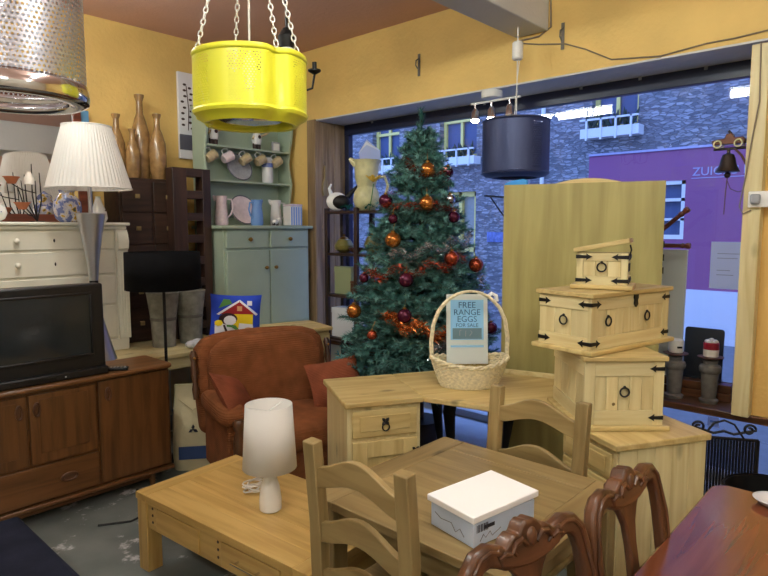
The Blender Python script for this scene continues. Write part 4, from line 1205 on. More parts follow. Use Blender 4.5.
m.tube([(-0.1453, -0.06, 0.02), (-0.1453, -0.04, 0.04), (-0.1453, -0.02, 0.022), (-0.1453, 0.0, 0.045), (-0.1453, 0.05, 0.04), (-0.1453, 0.08, 0.052)], 0.0013, 5)
m.build('printed_script', 'picture_grey', sh_)

# ------------------------------------------------------------------ pine corner desk
dk = thing('corner_desk', 'pine corner desk with drawer pedestals and black iron fittings', 'desk', (2.465, 2.762, 0), -30)
DZ = 0.77
MB().prism([(0, 0), (0, -0.56), (0.449, -0.56), (0.449, 0)], 'z', DZ - 0.032, DZ).build('top_board', 'pine_x', dk, bevel=0.006)
MB().prism([(0.451, 0), (0.451, -0.56), (0.96, -1.079), (1.48, -1.079), (1.48, -0.53), (0.95, 0)], 'z', DZ - 0.032, DZ).build('top_board', 'pine_x', dk, bevel=0.006)
MB().prism([(0.96, -1.081), (0.96, -1.52), (1.48, -1.52), (1.48, -1.081)], 'z', DZ - 0.032, DZ).build('top_board', 'pine_y', dk, bevel=0.006)
mm = MB(); a = Vector((0.95, -0.012, 0)); b = Vector((1.468, -0.53, 0))
mm.prism([(0.95, 0), (1.48, -0.53), (1.464, -0.537), (0.943, -0.016)], 'z', DZ, DZ + 0.03); mm.build('back_upstand', 'palepine_x', dk, bevel=0.003)
def star_pull(parent, o, ax, up=Vector((0, 0, 1)), r=0.02):
    """black iron rosette with a drop ring; ax is the outward direction"""
    o = Vector(o); ax = Vector(ax).normalized(); sd = ax.cross(up).normalized()
    m = MB()
    for k in range(4):
        a = PI / 4 + k * PI / 2; d = sd * math.cos(a) + up * math.sin(a)
        m.tube([o + d * 0.004 + ax * 0.002, o + d * r * 0.8 + ax * 0.002, o + d * r * 1.35 + ax * 0.002], [r * 0.42, r * 0.5, r * 0.1], 6)
    m.tube([o + up * -0.03 + ax * 0.008 + sd * 0.02 * math.cos(t_) + up * 0.02 * math.sin(t_) for t_ in [2 * PI * i / 14 for i in range(14)]], 0.004, 6, closed=True)
    m.ball(tuple(o + ax * 0.006), 0.008, 8, 6)
    return m.build('iron_pull', 'iron', parent)
def flower_hinge(parent, o, ax, r=0.018):
    o = Vector(o); ax = Vector(ax).normalized(); up = Vector((0, 0, 1)); sd = ax.cross(up).normalized(); m = MB()
    for k in range(4):
        a = PI / 4 + k * PI / 2; d = sd * math.cos(a) + up * math.sin(a)
        m.tube([o + ax * 0.002, o + d * r * 0.9 + ax * 0.002, o + d * r * 1.5 + ax * 0.002], [r * 0.4, r * 0.55, r * 0.15], 6)
    return m.build('iron_hinge', 'iron', parent)
# left pedestal, facing -y
pd = B(0.02, 0.44, -0.53, -0.02, 0, DZ - 0.033).build('pedestal', 'palepine_z', dk, bevel=0.003)
d = B(0.045, 0.415, -0.546, -0.53, 0.565, 0.715).build('drawer', 'pine_x', dk, bevel=0.004)
B(0.085, 0.375, -0.552, -0.546, 0.60, 0.685).build('drawer_panel', 'pine_x', d, bevel=0.005)
star_pull(d, (0.23, -0.552, 0.65), (0, -1, 0))
d = B(0.045, 0.415, -0.546, -0.53, 0.06, 0.545).build('door', 'pine_z', dk, bevel=0.004)
m = B(0.045, 0.125, -0.556, -0.546, 0.06, 0.545); m.box(0.335, 0.415, -0.556, -0.546, 0.06, 0.545); m.box(0.125, 0.335, -0.556, -0.546, 0.455, 0.545); m.box(0.125, 0.335, -0.556, -0.546, 0.06, 0.15)
m.build('door_frame', 'pine_z', d, bevel=0.003)
flower_hinge(d, (0.405, -0.557, 0.47), (0, -1, 0)); flower_hinge(d, (0.405, -0.557, 0.13), (0, -1, 0))
# right pedestal, drawers facing -x, boarded end facing -y
pd = B(0.985, 1.465, -1.495, -1.10, 0, DZ - 0.033).build('pedestal', 'palepine_z', dk, bevel=0.003)
for k in range(5):
    a = 0.99 + k * 0.095
    B(a, a + 0.0935, -1.505, -1.495, 0.0, DZ - 0.034).build('plank', 'palepine_z', dk, bevel=0.0015)
for z0, z1 in ((0.60, 0.715), (0.46, 0.585), (0.24, 0.445), (0.03, 0.225)):
    d = B(0.968, 0.985, -1.475, -1.12, z0, z1).build('drawer', 'pine_y', dk, bevel=0.004)
    B(0.962, 0.968, -1.445, -1.15, z0 + 0.02, z1 - 0.02).build('drawer_panel', 'pine_y', d, bevel=0.003)
    star_pull(d, (0.962, -1.30, (z0 + z1) / 2 + 0.012), (-1, 0, 0))
B(1.462, 1.478, -1.0, -0.5, 0.35, DZ - 0.033).build('back_panel', 'pine_y', dk)

# ------------------------------------------------------------------ wicker basket with straw and the egg card
bk = thing('wicker_basket', 'oval wicker basket with tall hoop handle on the corner desk', 'basket', (2.95, 2.01, DZ + 0.001), -44)
A0, B0, A1, B1, BH = 0.165, 0.115, 0.225, 0.165, 0.13
def dip(a): return 0.035 * abs(math.cos(a)) ** 2       # rim rises at the handle ends
NR = 15
for j in range(NR):
    f = j / (NR - 1); pts = []
    for i in range(84):
        a = 2 * PI * i / 84; q = 1 + 0.022 * math.sin(i * PI / 1.5 + (PI if j % 2 else 0))
        ra, rb = A0 + (A1 - A0) * f ** 0.8, B0 + (B1 - B0) * f ** 0.8
        pts.append((ra * q * math.cos(a), rb * q * math.sin(a), 0.006 + f * (BH + dip(a))))
    if j == 0: wv_ = MB()
    wv_.tube(pts, 0.0062, 5, closed=True)
wv_.build('woven_side', 'wicker', bk)
m = MB()
for i in range(28):
    a = 2 * PI * i / 28
    m.tube([(A0 * math.cos(a), B0 * math.sin(a), 0.0), ((A0 + A1) / 2 * math.cos(a), (B0 + B1) / 2 * math.sin(a), BH * 0.5), (A1 * math.cos(a), B1 * math.sin(a), BH + dip(a))], 0.004, 5)
m.build('stakes', 'wicker', bk)
m = MB().lathe([(1, 0), (1, 0.008)], 36, fn=None); m.v = [Vector((v.x * A0, v.y * B0, v.z)) for v in m.v]; m.build('bottom', 'wicker', bk)
m = MB()
for ph in (0, PI):
    m.tube([((A1 + 0.006 * math.cos(12 * t_ + ph)) * math.cos(t_), (B1 + 0.006 * math.cos(12 * t_ + ph)) * math.sin(t_), BH + dip(t_) + 0.008 + 0.007 * math.sin(12 * t_ + ph)) for t_ in [2 * PI * i / 110 for i in range(110)]], 0.0085, 6, closed=True)
m.build('rim', 'wicker', bk)
m = MB()
for ph in (0, PI * 2 / 3, PI * 4 / 3):
    pts = []
    for i in range(61):
        t_ = PI * i / 60; hx = A1 * math.cos(t_); hz = BH + 0.03 + 0.40 * math.sin(t_) ** 0.75
        hx *= 1 + 0.06 * math.sin(t_) * abs(math.cos(t_)) * 2
        pts.append((hx + 0.006 * math.cos(8 * t_ + ph), 0.008 * math.sin(8 * t_ + ph), hz))
    m.tube(pts, 0.0075, 6)
m.build('handle', 'wicker', bk)
m = MB()
for i in range(420):
    a = random.uniform(0, 6.28); r = math.sqrt(random.random()) * 0.9; x, y = (A1 - 0.02) * r * math.cos(a), (B1 - 0.02) * r * math.sin(a)
    z = 0.085 + random.uniform(-0.01, 0.018); b = random.uniform(0, 6.28); l = random.uniform(0.02, 0.045)
    k = min(1, 0.85 / max(r, 0.01)); x *= k; y *= k
    m.tube([(x - l * math.cos(b), y - l * math.sin(b), z), (x, y, z + random.uniform(0, 0.012)), (x + l * math.cos(b + 0.4), y + l * math.sin(b + 0.4), z + random.uniform(-0.008, 0.008))], 0.0016, 4)
o = m.build('straw', 'straw', smooth=False); o.location = bk.location; o.rotation_euler = bk.rotation_euler
o['kind'] = 'stuff'; tag(o, 'loose straw lining the wicker basket', 'straw')
sg = thing('egg_sign', 'white and blue card offering free range eggs standing in the basket', 'sign', (2.995, 2.055, DZ + 0.115), -46, None, (-7, 0, 0))
B(-0.125, 0.125, -0.002, 0.002, 0, 0.42).build('card', 'sign_paper', sg, smooth=False)
B(-0.10, 0.10, -0.0032, -0.002, 0.145, 0.385).build('blue_print', 'sign_blue', sg, smooth=False)
B(-0.088, 0.088, -0.0044, -0.0032, 0.15, 0.215).build('grey_print', 'sign_grey', sg, smooth=False)
for k, (s, z, sz) in enumerate((('FREE', 0.337, 0.052), ('RANGE', 0.294, 0.050), ('EGGS', 0.253, 0.050), ('FOR SALE', 0.222, 0.032))):
    text('lettering', s, sz, 'sign_ink', sg, (0, -0.0034, z), (R(90), 0, 0))
B(-0.1, 0.1, -0.0034, -0.002, 0.10, 0.112).build('blue_line', 'sign_blue', sg, smooth=False)
m = MB().tube([(-0.045, -0.0046, 0.17), (-0.045, -0.0046, 0.20), (-0.035, -0.0046, 0.203)], 0.0018, 5); m.tube([(-0.01, -0.0046, 0.165), (-0.008, -0.0046, 0.2)], 0.0018, 5); m.tube([(0.015, -0.0046, 0.168), (0.03, -0.0046, 0.19), (0.02, -0.0046, 0.2)], 0.0018, 5)
m.build('chalk_strokes', 'grey_china', sg)
m = MB().tube([(0.12, 0, 0.40), (0.15, -0.01, 0.425), (0.175, -0.01, 0.41), (0.18, -0.01, 0.375)], 0.012, 8); m.build('paper_bow', 'white_card', sg)

# ------------------------------------------------------------------ stack of pine chests
def arrow(o, d, n_, ln=0.07, w=0.009):
    """flat black strap from o along d on a face with outward normal n_"""
    o = Vector(o); d = Vector(d); n_ = Vector(n_); s = n_.cross(d)
    pts = [(0, -w), (ln * 0.62, -w * 0.8), (ln * 0.58, -w * 1.9), (ln * 0.74, -w * 1.0), (ln, 0), (ln * 0.74, w * 1.0), (ln * 0.58, w * 1.9), (ln * 0.62, w * 0.8), (0, w)]
    a = [o + d * p + s * q for p, q in pts]; b = [v + n_ * 0.004 for v in a]; k = len(pts)
    return [tuple(v) for v in a + b], [tuple(range(k))[::-1], tuple(range(k, 2 * k))] + [(i, (i + 1) % k, k + (i + 1) % k, k + i) for i in range(k)]
def pine_chest(name, label, loc, rot, w_, d_, h_, planks_front=5, planks_side=4, lid_open=0.0, rings_front=(0,), rings_side=(0,), knot=True, strap=0.07, sides_straps=True, fronts=(-1, 1)):
    t = thing(name, label, 'chest', loc, rot, 'pine chests stacked on the desk')
    W, D = w_ / 2, d_ / 2; pl = 0.022
    B(-W - 0.025, W + 0.025, -D - 0.025, D + 0.025, 0, pl).build('plinth', 'pine_x', t, bevel=0.005)
    bt = h_ - 0.024
    B(-W + 0.008, W - 0.008, -D + 0.008, D - 0.008, pl, bt - 0.002).build('carcass', 'palepine_x', t)
    st = min(0.055, w_ * 0.13); rl = min(0.07, h_ * 0.2)
    for s in (-1, 1):
        B(min(s * W, s * (W - st)), max(s * W, s * (W - st)), -D, -D + 0.018, pl, bt).build('stile', 'palepine_z', t, bevel=0.002)
    for z0, z1 in ((pl, pl + rl), (bt - rl, bt)):
        B(-W + st, W - st, -D, -D + 0.018, z0, z1).build('rail', 'palepine_x', t, bevel=0.002)
        B(-W, -W + 0.018, -D + 0.018, D, z0, z1).build('rail', 'palepine_y', t, bevel=0.002)
        B(W - 0.018, W, -D + 0.018, D, z0, z1).build('rail', 'palepine_y', t, bevel=0.002)
    a0 = -W + st; s_ = (2 * W - 2 * st) / planks_front
    for k in range(planks_front):
        B(a0 + k * s_ + 0.0008, a0 + (k + 1) * s_ - 0.0008, -D + 0.004, -D + 0.016, pl + rl, bt - rl).build('plank', 'palepine_z', t, bevel=0.0025)
    s_ = (2 * D - 0.018) / planks_side
    for sx in (-1, 1):
        for k in range(planks_side):
            y0 = -D + 0.018 + k * s_
            B(min(sx * (W - 0.004), sx * (W - 0.016)), max(sx * (W - 0.004), sx * (W - 0.016)), y0 + 0.0008, y0 + s_ - 0.0008, pl + rl, bt - rl).build('plank', 'palepine_z', t, bevel=0.0025)
    lm = MB(Matrix.Translation((-W, 0, h_ - 0.022)) @ Matrix.Rotation(R(-lid_open), 4, 'Y'))
    lm.box(-0.012, 2 * W + 0.012, -D - 0.015, D + 0.015, 0, 0.022)
    lid = lm.build('lid', 'pine_x', t, bevel=0.004)
    for z in (pl + rl * 0.5, bt - rl * 0.5):
        for s in fronts:
            MB()._add(*arrow((s * W, -D, z), (-s, 0, 0), (0, -1, 0), strap)).build('iron_strap', 'iron', t, smooth=False)
            if sides_straps:
                MB()._add(*arrow((s * W, -D, z), (0, 1, 0), (s, 0, 0), strap)).build('iron_strap', 'iron', t, smooth=False)
                MB()._add(*arrow((s * W, D, z), (0, -1, 0), (s, 0, 0), strap)).build('iron_strap', 'iron', t, smooth=False)
    zc = (pl + bt) / 2 + 0.012
    def ring(c, ax):
        c = Vector(c); ax = Vector(ax); sd = ax.cross(Vector((0, 0, 1))); m = MB()
        r = 0.021
        m.tube([c + ax * 0.008 + sd * r * math.cos(q) + Vector((0, 0, 1)) * (r * math.sin(q) - r * 0.2) for q in [2 * PI * i / 18 for i in range(18)]], 0.0042, 6, closed=True)
        m.ball(tuple(c + ax * 0.006 + Vector((0, 0, r * 0.9))), 0.007, 8, 6)
        m.build('iron_ring', 'iron', t)
    for x in rings_front: ring((x, -D + 0.002, zc), (0, -1, 0))
    for y in rings_side: ring((-W + 0.002, y, zc), (-1, 0, 0))
    if knot: MB().ball((-W * 0.25, -D + 0.003, pl + rl + 0.03), (0.008, 0.003, 0.008), 8, 6).build('plug', 'waxpine_x', t)
    return t
pine_chest('pine_chest', 'square pine chest at the bottom of the stack, ring on its front', (2.925, 1.185, DZ + 0.001), -46, 0.37, 0.46, 0.345, 5, 4, rings_side=(), sides_straps=False, fronts=(1,))
C2 = pine_chest('pine_chest', 'long pine trunk with black arrow straps in the middle of the stack', (3.00, 1.225, DZ + 0.348), -12, 0.65, 0.30, 0.285, 8, 3, rings_front=(-0.2, 0.12), rings_side=(0,), knot=False)
MB().prism([(-0.012, 0.0), (0.012, 0.0), (0.016, -0.03), (0.010, -0.04), (0.014, -0.06), (0, -0.075), (-0.014, -0.06), (-0.010, -0.04), (-0.016, -0.03)], 'y', -0.159, -0.15).build('hasp', 'iron', C2).location = (0.02, 0, 0.275)
C1 = pine_chest('pine_chest', 'small pine casket with its lid ajar on top of the stack', (2.95, 1.22, DZ + 0.635), -74, 0.235, 0.17, 0.20, 3, 3, lid_open=11, knot=False, strap=0.075)
MB().tube([(0.122, -0.05, 0.215), (0.128, -0.045, 0.19), (0.12, -0.04, 0.16)], 0.004, 6).build('lid_stay', 'iron', C1)
for y in (-0.03, 0.03):
    B(0.116, 0.1195, y - 0.008, y + 0.008, 0.085, 0.125).build('slot', 'iron', C1, smooth=False)

# ------------------------------------------------------------------ back of a tall pine wardrobe front standing behind the desk
Lp, Rp = Vector((3.565, 2.17)), Vector((3.876, 1.24))
ang = math.degrees(math.atan2(Rp.y - Lp.y, Rp.x - Lp.x)); PW = (Rp - Lp).length
pb = thing('mirror_back', 'tall plywood furniture back with arched pediment facing into the shop', 'panel', (Lp.x, Lp.y, 0.0), ang)
B(0.0, PW, 0, 0.012, 0.02, 1.985).build('plywood_sheet', 'ply_z', pb, smooth=False)
B(0.0, 0.045, 0.013, 0.06, 0, 1.96).build('side_rail', 'pine_z', pb, bevel=0.003)
B(PW - 0.045, PW, 0.013, 0.06, 0, 1.96).build('side_rail', 'pine_z', pb, bevel=0.003)
ar = [(PW * (0.16 + 0.76 * i / 20), 1.93 + 0.085 * math.sin(PI * i / 20)) for i in range(21)]
MB().prism(ar + [(PW * 0.92, 1.9), (PW * 0.16, 1.9)], 'y', 0.014, 0.06).build('arched_pediment', 'pine_x', pb, bevel=0.004)
for z in (1.52, 1.60, 1.44): MB().cbox((PW + 0.004, 0.03, z), (0.008, 0.02, 0.04)).build('hinge', 'iron', pb)

bc = thing('folded_cloth', 'bright blue folded cloth on the top corner of the plywood back', 'cloth', (Lp.x, Lp.y, 1.962), ang)
MB().prism([(0.0, 0), (0.15, 0), (0.15, 0.052), (0.12, 0.062), (0.04, 0.050), (0.0, 0.034)], 'y', 0.016, 0.058).build('upper_fold', 'cyan_cloth', bc, bevel=0.006)
MB().prism([(0.0, -0.14), (0.14, -0.12), (0.15, 0.0), (0.0, 0.0)], 'y', 0.062, 0.072).build('hanging_fold', 'cyan_cloth', bc, bevel=0.003)

# ------------------------------------------------------------------ christmas tree
TX, TY = 3.55, 2.87
def Rz(z):
    pts = [(0.4, 0.64), (0.75, 0.66), (1.2, 0.53), (1.6, 0.39), (1.85, 0.30), (2.05, 0.20), (2.2, 0.13), (2.35, 0.07), (2.5, 0.02), (9, 0)]
    for (a, b), (c, d) in zip(pts, pts[1:]):
        if a <= z <= c: return b + (d - b) * (z - a) / (c - a)
    return 0.6
tr = thing('christmas_tree', 'decorated blue green christmas tree standing before the shop window', 'tree', (TX, TY, 0))
MB().tube([(0, 0, 0.05), (0, 0, 1.2), (0, 0, 2.5)], [0.035, 0.025, 0.006], 10).build('trunk', 'bark', tr)
MB().lathe([(0.14, 0), (0.15, 0.02), (0.16, 0.24), (0.14, 0.24)], 24).build('stand', 'bronze', tr)
rt = random.Random(3)
def needles(mb, p0, p1, n, ln):
    p0, p1 = Vector(p0), Vector(p1); d = (p1 - p0); t = d.normalized()
    a = t.orthogonal().normalized(); b = t.cross(a)
    for i in range(n):
        f = rt.random(); an = rt.uniform(0, 2 * PI)
        out = a * math.cos(an) + b * math.sin(an)
        base = p0 + d * f
        tip = base + (out * 0.8 + t * 0.75) * ln * rt.uniform(0.7, 1.15)
        w = t.cross(out) * 0.0042
        k = len(mb.v); mb.v += [base + w, base - w, tip]; mb.f.append((k, k + 1, k + 2))
br = MB(); nd = MB(); nt_ = MB()
z = 0.50
while z < 2.42:
    r = Rz(z); nb_ = max(4, int(7 + 9 * r / 0.66))
    off = rt.uniform(0, 6.28)
    for i in range(nb_):
        a = off + 2 * PI * i / nb_ + rt.uniform(-0.15, 0.15)
        if TX + r * math.cos(a) > 4.03 and z < 0.72: continue
        L = r * rt.uniform(0.74, 1.0); rise = 0.10 * L + rt.uniform(-0.03, 0.05) if z < 1.9 else 0.5 * L
        p0 = Vector((0, 0, z)); p1 = Vector((L * math.cos(a), L * math.sin(a), z + rise)); mid = (p0 + p1) / 2 - Vector((0, 0, 0.02))
        if TX + p1.x > 4.40: continue
        br.tube([p0, mid, p1], [0.007, 0.005, 0.002], 5)
        needles(nd, mid, p1, int(60 * L + 20), 0.042); needles(nd, p0.lerp(mid, 0.4), mid, int(40 * L), 0.042)
        nt2 = int(4 + 12 * L)
        for k in range(nt2):
            f = 0.25 + 0.72 * (k + rt.random() * 0.5) / nt2
            q0 = p0.lerp(p1, f); sgn = 1 if k % 2 else -1
            aa = a + sgn * rt.uniform(0.6, 1.05); l2 = (1 - f) * L * 0.5 + rt.uniform(0.03, 0.085)
            q1 = q0 + Vector((l2 * math.cos(aa), l2 * math.sin(aa), rt.uniform(-0.02, 0.05)))
            if TX + q1.x > 4.42: continue
            br.tube([q0, q1], [0.003, 0.0015], 4)
            needles(nt_ if rt.random() < 0.4 else nd, q0, q1, int(26 + 150 * l2), 0.040)
    z += 0.062
for i in range(5):
    needles(nd, (0, 0, 2.28 + i * 0.05), (0, 0, 2.36 + i * 0.05), 60, 0.05)
for a in (0.4, 2.3, 4.2, 5.4):
    needles(nd, (0, 0, 2.25), (0.10 * math.cos(a), 0.10 * math.sin(a), 2.40), 70, 0.04)
br.build('branches', 'bark', tr)
for mb, nm, mt in ((nd, 'needles', 'needle'), (nt_, 'needle_tips', 'needle_tip')):
    o = mb.build(nm, mt, tr, smooth=False, normals=False); o['kind'] = 'stuff'
BA = [(3.453, 2.732, 2.112, 'gold', 0.057, 'gold bauble, highest on the christmas tree'),
      (3.663, 2.710, 2.110, 'plum', 0.044, 'plum bauble right of the highest gold bauble'),
      (3.354, 2.656, 1.873, 'gold', 0.052, 'gold bauble directly below the highest gold bauble'),
      (3.302, 2.999, 1.896, 'plum', 0.051, 'plum bauble beside the yellow flower, upper left of the tree'),
      (3.537, 2.594, 1.905, 'silver', 0.039, 'only silver bauble, upper right of the tree'),
      (3.514, 2.541, 1.777, 'plum', 0.042, 'plum bauble just below the silver bauble'),
      (3.216, 2.851, 1.763, 'plum', 0.035, 'small plum bauble above the left gold bauble'),
      (3.168, 2.808, 1.617, 'gold', 0.056, 'gold bauble at mid height on the left of the tree'),
      (3.392, 2.469, 1.495, 'copper', 0.052, 'copper bauble at mid height on the right of the tree'),
      (3.620, 2.421, 1.439, 'copper', 0.053, 'copper bauble hanging at the right tip, beside the plywood back'),
      (3.125, 2.652, 1.350, 'plum', 0.051, 'plum bauble in the middle of the tree'),
      (3.012, 3.039, 1.114, 'gold', 0.053, 'lowest gold bauble, before the dark shelf'),
      (3.055, 2.604, 1.116, 'plum', 0.050, 'plum bauble left of the egg card'),
      (3.600, 2.275, 1.005, 'plum', 0.045, 'plum bauble behind the basket handle, beside the plywood back'),
      (3.477, 2.267, 0.952, 'copper', 0.041, 'copper bauble low behind the egg card'),
      (3.084, 3.009, 1.346, 'plum', 0.036, 'small plum bauble above the lowest gold bauble'),
      (2.950, 2.804, 0.977, 'copper', 0.034, 'small copper bauble low on the left of the tree')]
for x, y, z, k, r, lb in BA:
    t = thing('bauble', lb, 'bauble', (x, y, z), 0, 'baubles hanging on the tree')
    MB().ball((0, 0, 0), r, 20, 14).build('globe', 'bauble_' + k, t)
    MB().lathe([(r * 0.26, r * 0.94), (r * 0.26, r * 1.16)], 10).build('cap', 'brass', t)
    MB().tube([(0, 0, r * 1.15), ((TX - x) * 0.06, (TY - y) * 0.06, r * 1.15 + 0.05)], 0.0015, 4).build('hanging_thread', 'brass', t)
def tinsel(label, mat, z0, z1, a0, a1, k=1.0, n=900, r=0.035):
    m = MB()
    for i in range(n):
        f = i / n; z = z0 + (z1 - z0) * f + 0.03 * math.sin(f * 22); a = R(a0 + (a1 - a0) * f); q = Rz(z) * k
        p = Vector((TX + q * math.cos(a) + rt.gauss(0, 0.012), TY + q * math.sin(a) + rt.gauss(0, 0.012), z + rt.gauss(0, 0.016)))
        d = Vector((rt.gauss(0, 1), rt.gauss(0, 1), rt.gauss(0, 1))).normalized() * r * rt.uniform(0.5, 1.1)
        w = d.orthogonal().normalized() * 0.0032
        b = len(m.v); m.v += [p - d * 0.3 + w, p - d * 0.3 - w, p + d]; m.f.append((b, b + 1, b + 2))
    o = m.build('tinsel_garland', mat, smooth=False, normals=False); o['kind'] = 'stuff'
    tag(o, label, 'tinsel')
tinsel('red copper tinsel wound around the upper tree', 'tinsel_red', 2.20, 1.80, 110, 640, 1.0, 2000, 0.034)
tinsel('silver tinsel swag across the middle of the tree', 'tinsel_silver', 1.50, 1.64, 190, 290, 1.03, 900, 0.036)
tinsel('copper tinsel swag low on the front of the tree', 'tinsel_copper', 1.10, 0.92, 195, 262, 1.03, 1500, 0.055)
tinsel('silver tinsel swag low on the right of the tree', 'tinsel_silver', 1.34, 0.86, 285, 225, 1.02, 900, 0.036)
tinsel('red tinsel swag at mid height left of the tree', 'tinsel_red', 1.36, 1.48, 165, 262, 1.03, 800, 0.032)

# ------------------------------------------------------------------ dark shelf left of the tree and its contents
sf_ = thing('shelf_unit', 'dark wooden open shelf unit between the dresser and the tree', 'shelf', (0, 0, 0))
for y in (4.18, 3.80, 3.42):
    for x in (3.80, 4.0):
        B(x - 0.018, x + 0.018, y - 0.02, y + 0.02, 0, 1.88 if y > 3.5 else 1.80).build('post', 'darkwood_z', sf_, bevel=0.003)
for z in (1.84, 1.46, 1.08, 0.68, 0.28):
    B(3.785, 4.015, 3.40, 4.20, z - 0.012, z + 0.012).build('shelf', 'darkwood_y', sf_, bevel=0.003)
pj = thing('embossed_pitcher', 'large cream embossed pitcher on top of the dark shelf', 'pitcher', (3.90, 3.77, 1.853), -47)
MB().lathe([(0.065, 0), (0.10, 0.03), (0.118, 0.09), (0.108, 0.16), (0.08, 0.205), (0.082, 0.22), (0.10, 0.28), (0.105, 0.36), (0.10, 0.40), (0.125, 0.44), (0.115, 0.44), (0.08, 0.3)], 28, fn=lambda a, z: 1 + (0.05 * math.cos(8 * a) if z > 0.36 else 0.015 * math.cos(12 * a))).build('body', 'cream_jug', pj)
MB().tube([(0.085, 0, 0.28), (0.16, 0, 0.30), (0.19, 0, 0.22), (0.165, 0, 0.12), (0.11, 0, 0.08)], 0.014, 10).build('handle', 'cream_jug', pj)
MB().tube([(-0.09, 0, 0.40), (-0.12, 0, 0.43), (-0.15, 0, 0.455)], [0.035, 0.03, 0.012], 10).build('spout', 'cream_jug', pj)
sw = thing('bird_ornament', 'black and white bird ornament on top of the dark shelf', 'ornament', (3.88, 4.13, 1.853), -47)
MB().ball((0, 0, 0.09), (0.10, 0.05, 0.085), 18, 12).build('body', 'white_gloss', sw)
MB().ball((0.035, -0.02, 0.085), (0.09, 0.045, 0.065), 16, 10).build('wing', 'iron', sw)
MB().tube([(0.09, 0, 0.12), (0.15, 0, 0.19), (0.19, 0, 0.23)], [0.03, 0.02, 0.012], 10).build('neck', 'iron', sw)
MB().tube([(-0.05, 0, 0.15), (-0.07, 0, 0.21), (-0.05, 0, 0.25)], [0.022, 0.014, 0.008], 8).build('tail', 'white_gloss', sw)
o = MB()
for i in range(500):
    f = i / 500; p = Vector((3.81 + 0.03 * math.sin(f * 17), 4.0 - f * 0.55, 1.885 + 0.015 * math.sin(f * 30)))
    d = Vector((rt.gauss(0, 1), rt.gauss(0, 1), rt.gauss(0, 1))).normalized() * 0.034; w = d.orthogonal().normalized() * 0.002
    b = len(o.v); o.v += [p - d * .3 + w, p - d * .3 - w, p + d]; o.f.append((b, b + 1, b + 2))
o = o.build('tinsel_garland', 'tinsel_green', smooth=False, normals=False); o['kind'] = 'stuff'; tag(o, 'green tinsel along the top edge of the dark shelf', 'tinsel')
fl = thing('flower', 'yellow paper flower on a wire stem beside the cream pitcher', 'flower', (3.82, 3.66, 1.853))
MB().tube([(0, 0, 0), (-0.02, -0.05, 0.12), (-0.03, -0.08, 0.22)], 0.004, 6).build('stem', 'cushion_green', fl)
for k in range(5):
    a = 2 * PI * k / 5
    MB(Matrix.Translation((-0.03, -0.08, 0.235)) @ Matrix.Rotation(a, 4, 'Z') @ Matrix.Rotation(R(-40), 4, 'Y')).ball((0.045, 0, 0), (0.045, 0.02, 0.006), 10, 6).build('petal', 'petal', fl)
for k, (y, z, lb, h, mt) in enumerate(((4.06, 1.473, 'round olive pot with lid on the dark shelf', 0.15, 'olive_pot'), (3.68, 1.473, 'round gold green pot on the dark shelf near the tree', 0.19, 'olive_pot'))):
    t = thing('lidded_pot', lb, 'pot', (3.90, y, z), 0, 'olive pots on the shelf')
    MB().lathe([(0.04, 0), (0.08, 0.03), (0.09, h * 0.45), (0.06, h * 0.8), (0.04, h * 0.85)], 20).build('body', mt, t)
    MB().lathe([(0.042, h * 0.85), (0.03, h * 0.95), (0.008, h), (0.012, h + 0.02)], 16).build('lid', 'brass', t)
t = thing('bowl', 'small red brown bowl on the second dark shelf', 'bowl', (3.90, 3.90, 1.473)); MB().lathe([(0.03, 0), (0.06, 0.02), (0.075, 0.05), (0.07, 0.05), (0.05, 0.02)], 18).build('body', 'mahog_x', t)
t = thing('pale_box', 'pale green box on the third dark shelf', 'box', (3.90, 4.03, 1.093)); B(-0.05, 0.05, -0.11, 0.11, 0, 0.25).build('carton', 'green_pale', t, bevel=0.003); B(-0.052, 0.052, -0.112, 0.112, 0.2, 0.252).build('lid', 'green_pale', t, bevel=0.003)
t = thing('small_chest', 'small dark red box on the third dark shelf', 'box', (3.88, 3.87, 1.093)); B(-0.04, 0.04, -0.05, 0.05, 0, 0.11).build('carton', 'mahog_y', t, bevel=0.003); B(-0.042, 0.042, -0.052, 0.052, 0.11, 0.13).build('lid', 'mahog_y', t, bevel=0.004)
t = thing('storage_box', 'white box on the fourth dark shelf', 'box', (3.90, 4.02, 0.693)); B(-0.07, 0.07, -0.14, 0.14, 0, 0.27).build('carton', 'box_white', t, bevel=0.003); B(-0.072, 0.072, -0.142, 0.142, 0.22, 0.272).build('lid', 'box_white', t, bevel=0.003)
for k in range(3):
    t = thing('glass_ornament', ['blue ornament on the second dark shelf behind the tree', 'white ornament on the third dark shelf behind the tree', 'white ornament on the lowest dark shelf'][k], 'ornament', ((3.92, 3.53, 1.473), (3.92, 3.62, 1.093), (3.94, 4.14, 0.293))[k])
    MB().lathe([(0.03, 0), (0.05, 0.04), (0.045, 0.09), (0.02, 0.13), (0.028, 0.15)], 16).build('body', ['blue_china', 'white_china', 'white_china'][k], t)
    MB().lathe([(0.03, 0.15), (0.008, 0.17)], 12).build('stopper', ['blue_china', 'white_china', 'white_china'][k], t)
t = thing('wooden_spoon', 'wooden paddle hanging on the boards beside the window', 'utensil', (4.15, W1 - 0.035, 2.02))
MB().prism([(-0.03, 0), (0.03, 0), (0.04, 0.06), (0.03, 0.14), (0.012, 0.18), (0.010, 0.30), (-0.010, 0.30), (-0.012, 0.18), (-0.03, 0.14), (-0.04, 0.06)], 'y', -0.008, 0.008).build('blade', 'waxpine_z', t, bevel=0.003)
MB().tube([(0, 0.0, 0.29), (0, 0.006, 0.34), (0, 0.0, 0.29)], 0.002, 5).build('string', 'iron', t)
t = thing('paper_house', 'white paper house shape stuck on the window behind the pitcher', 'decoration', (UG - 0.012, 4.24, 2.26), 0)
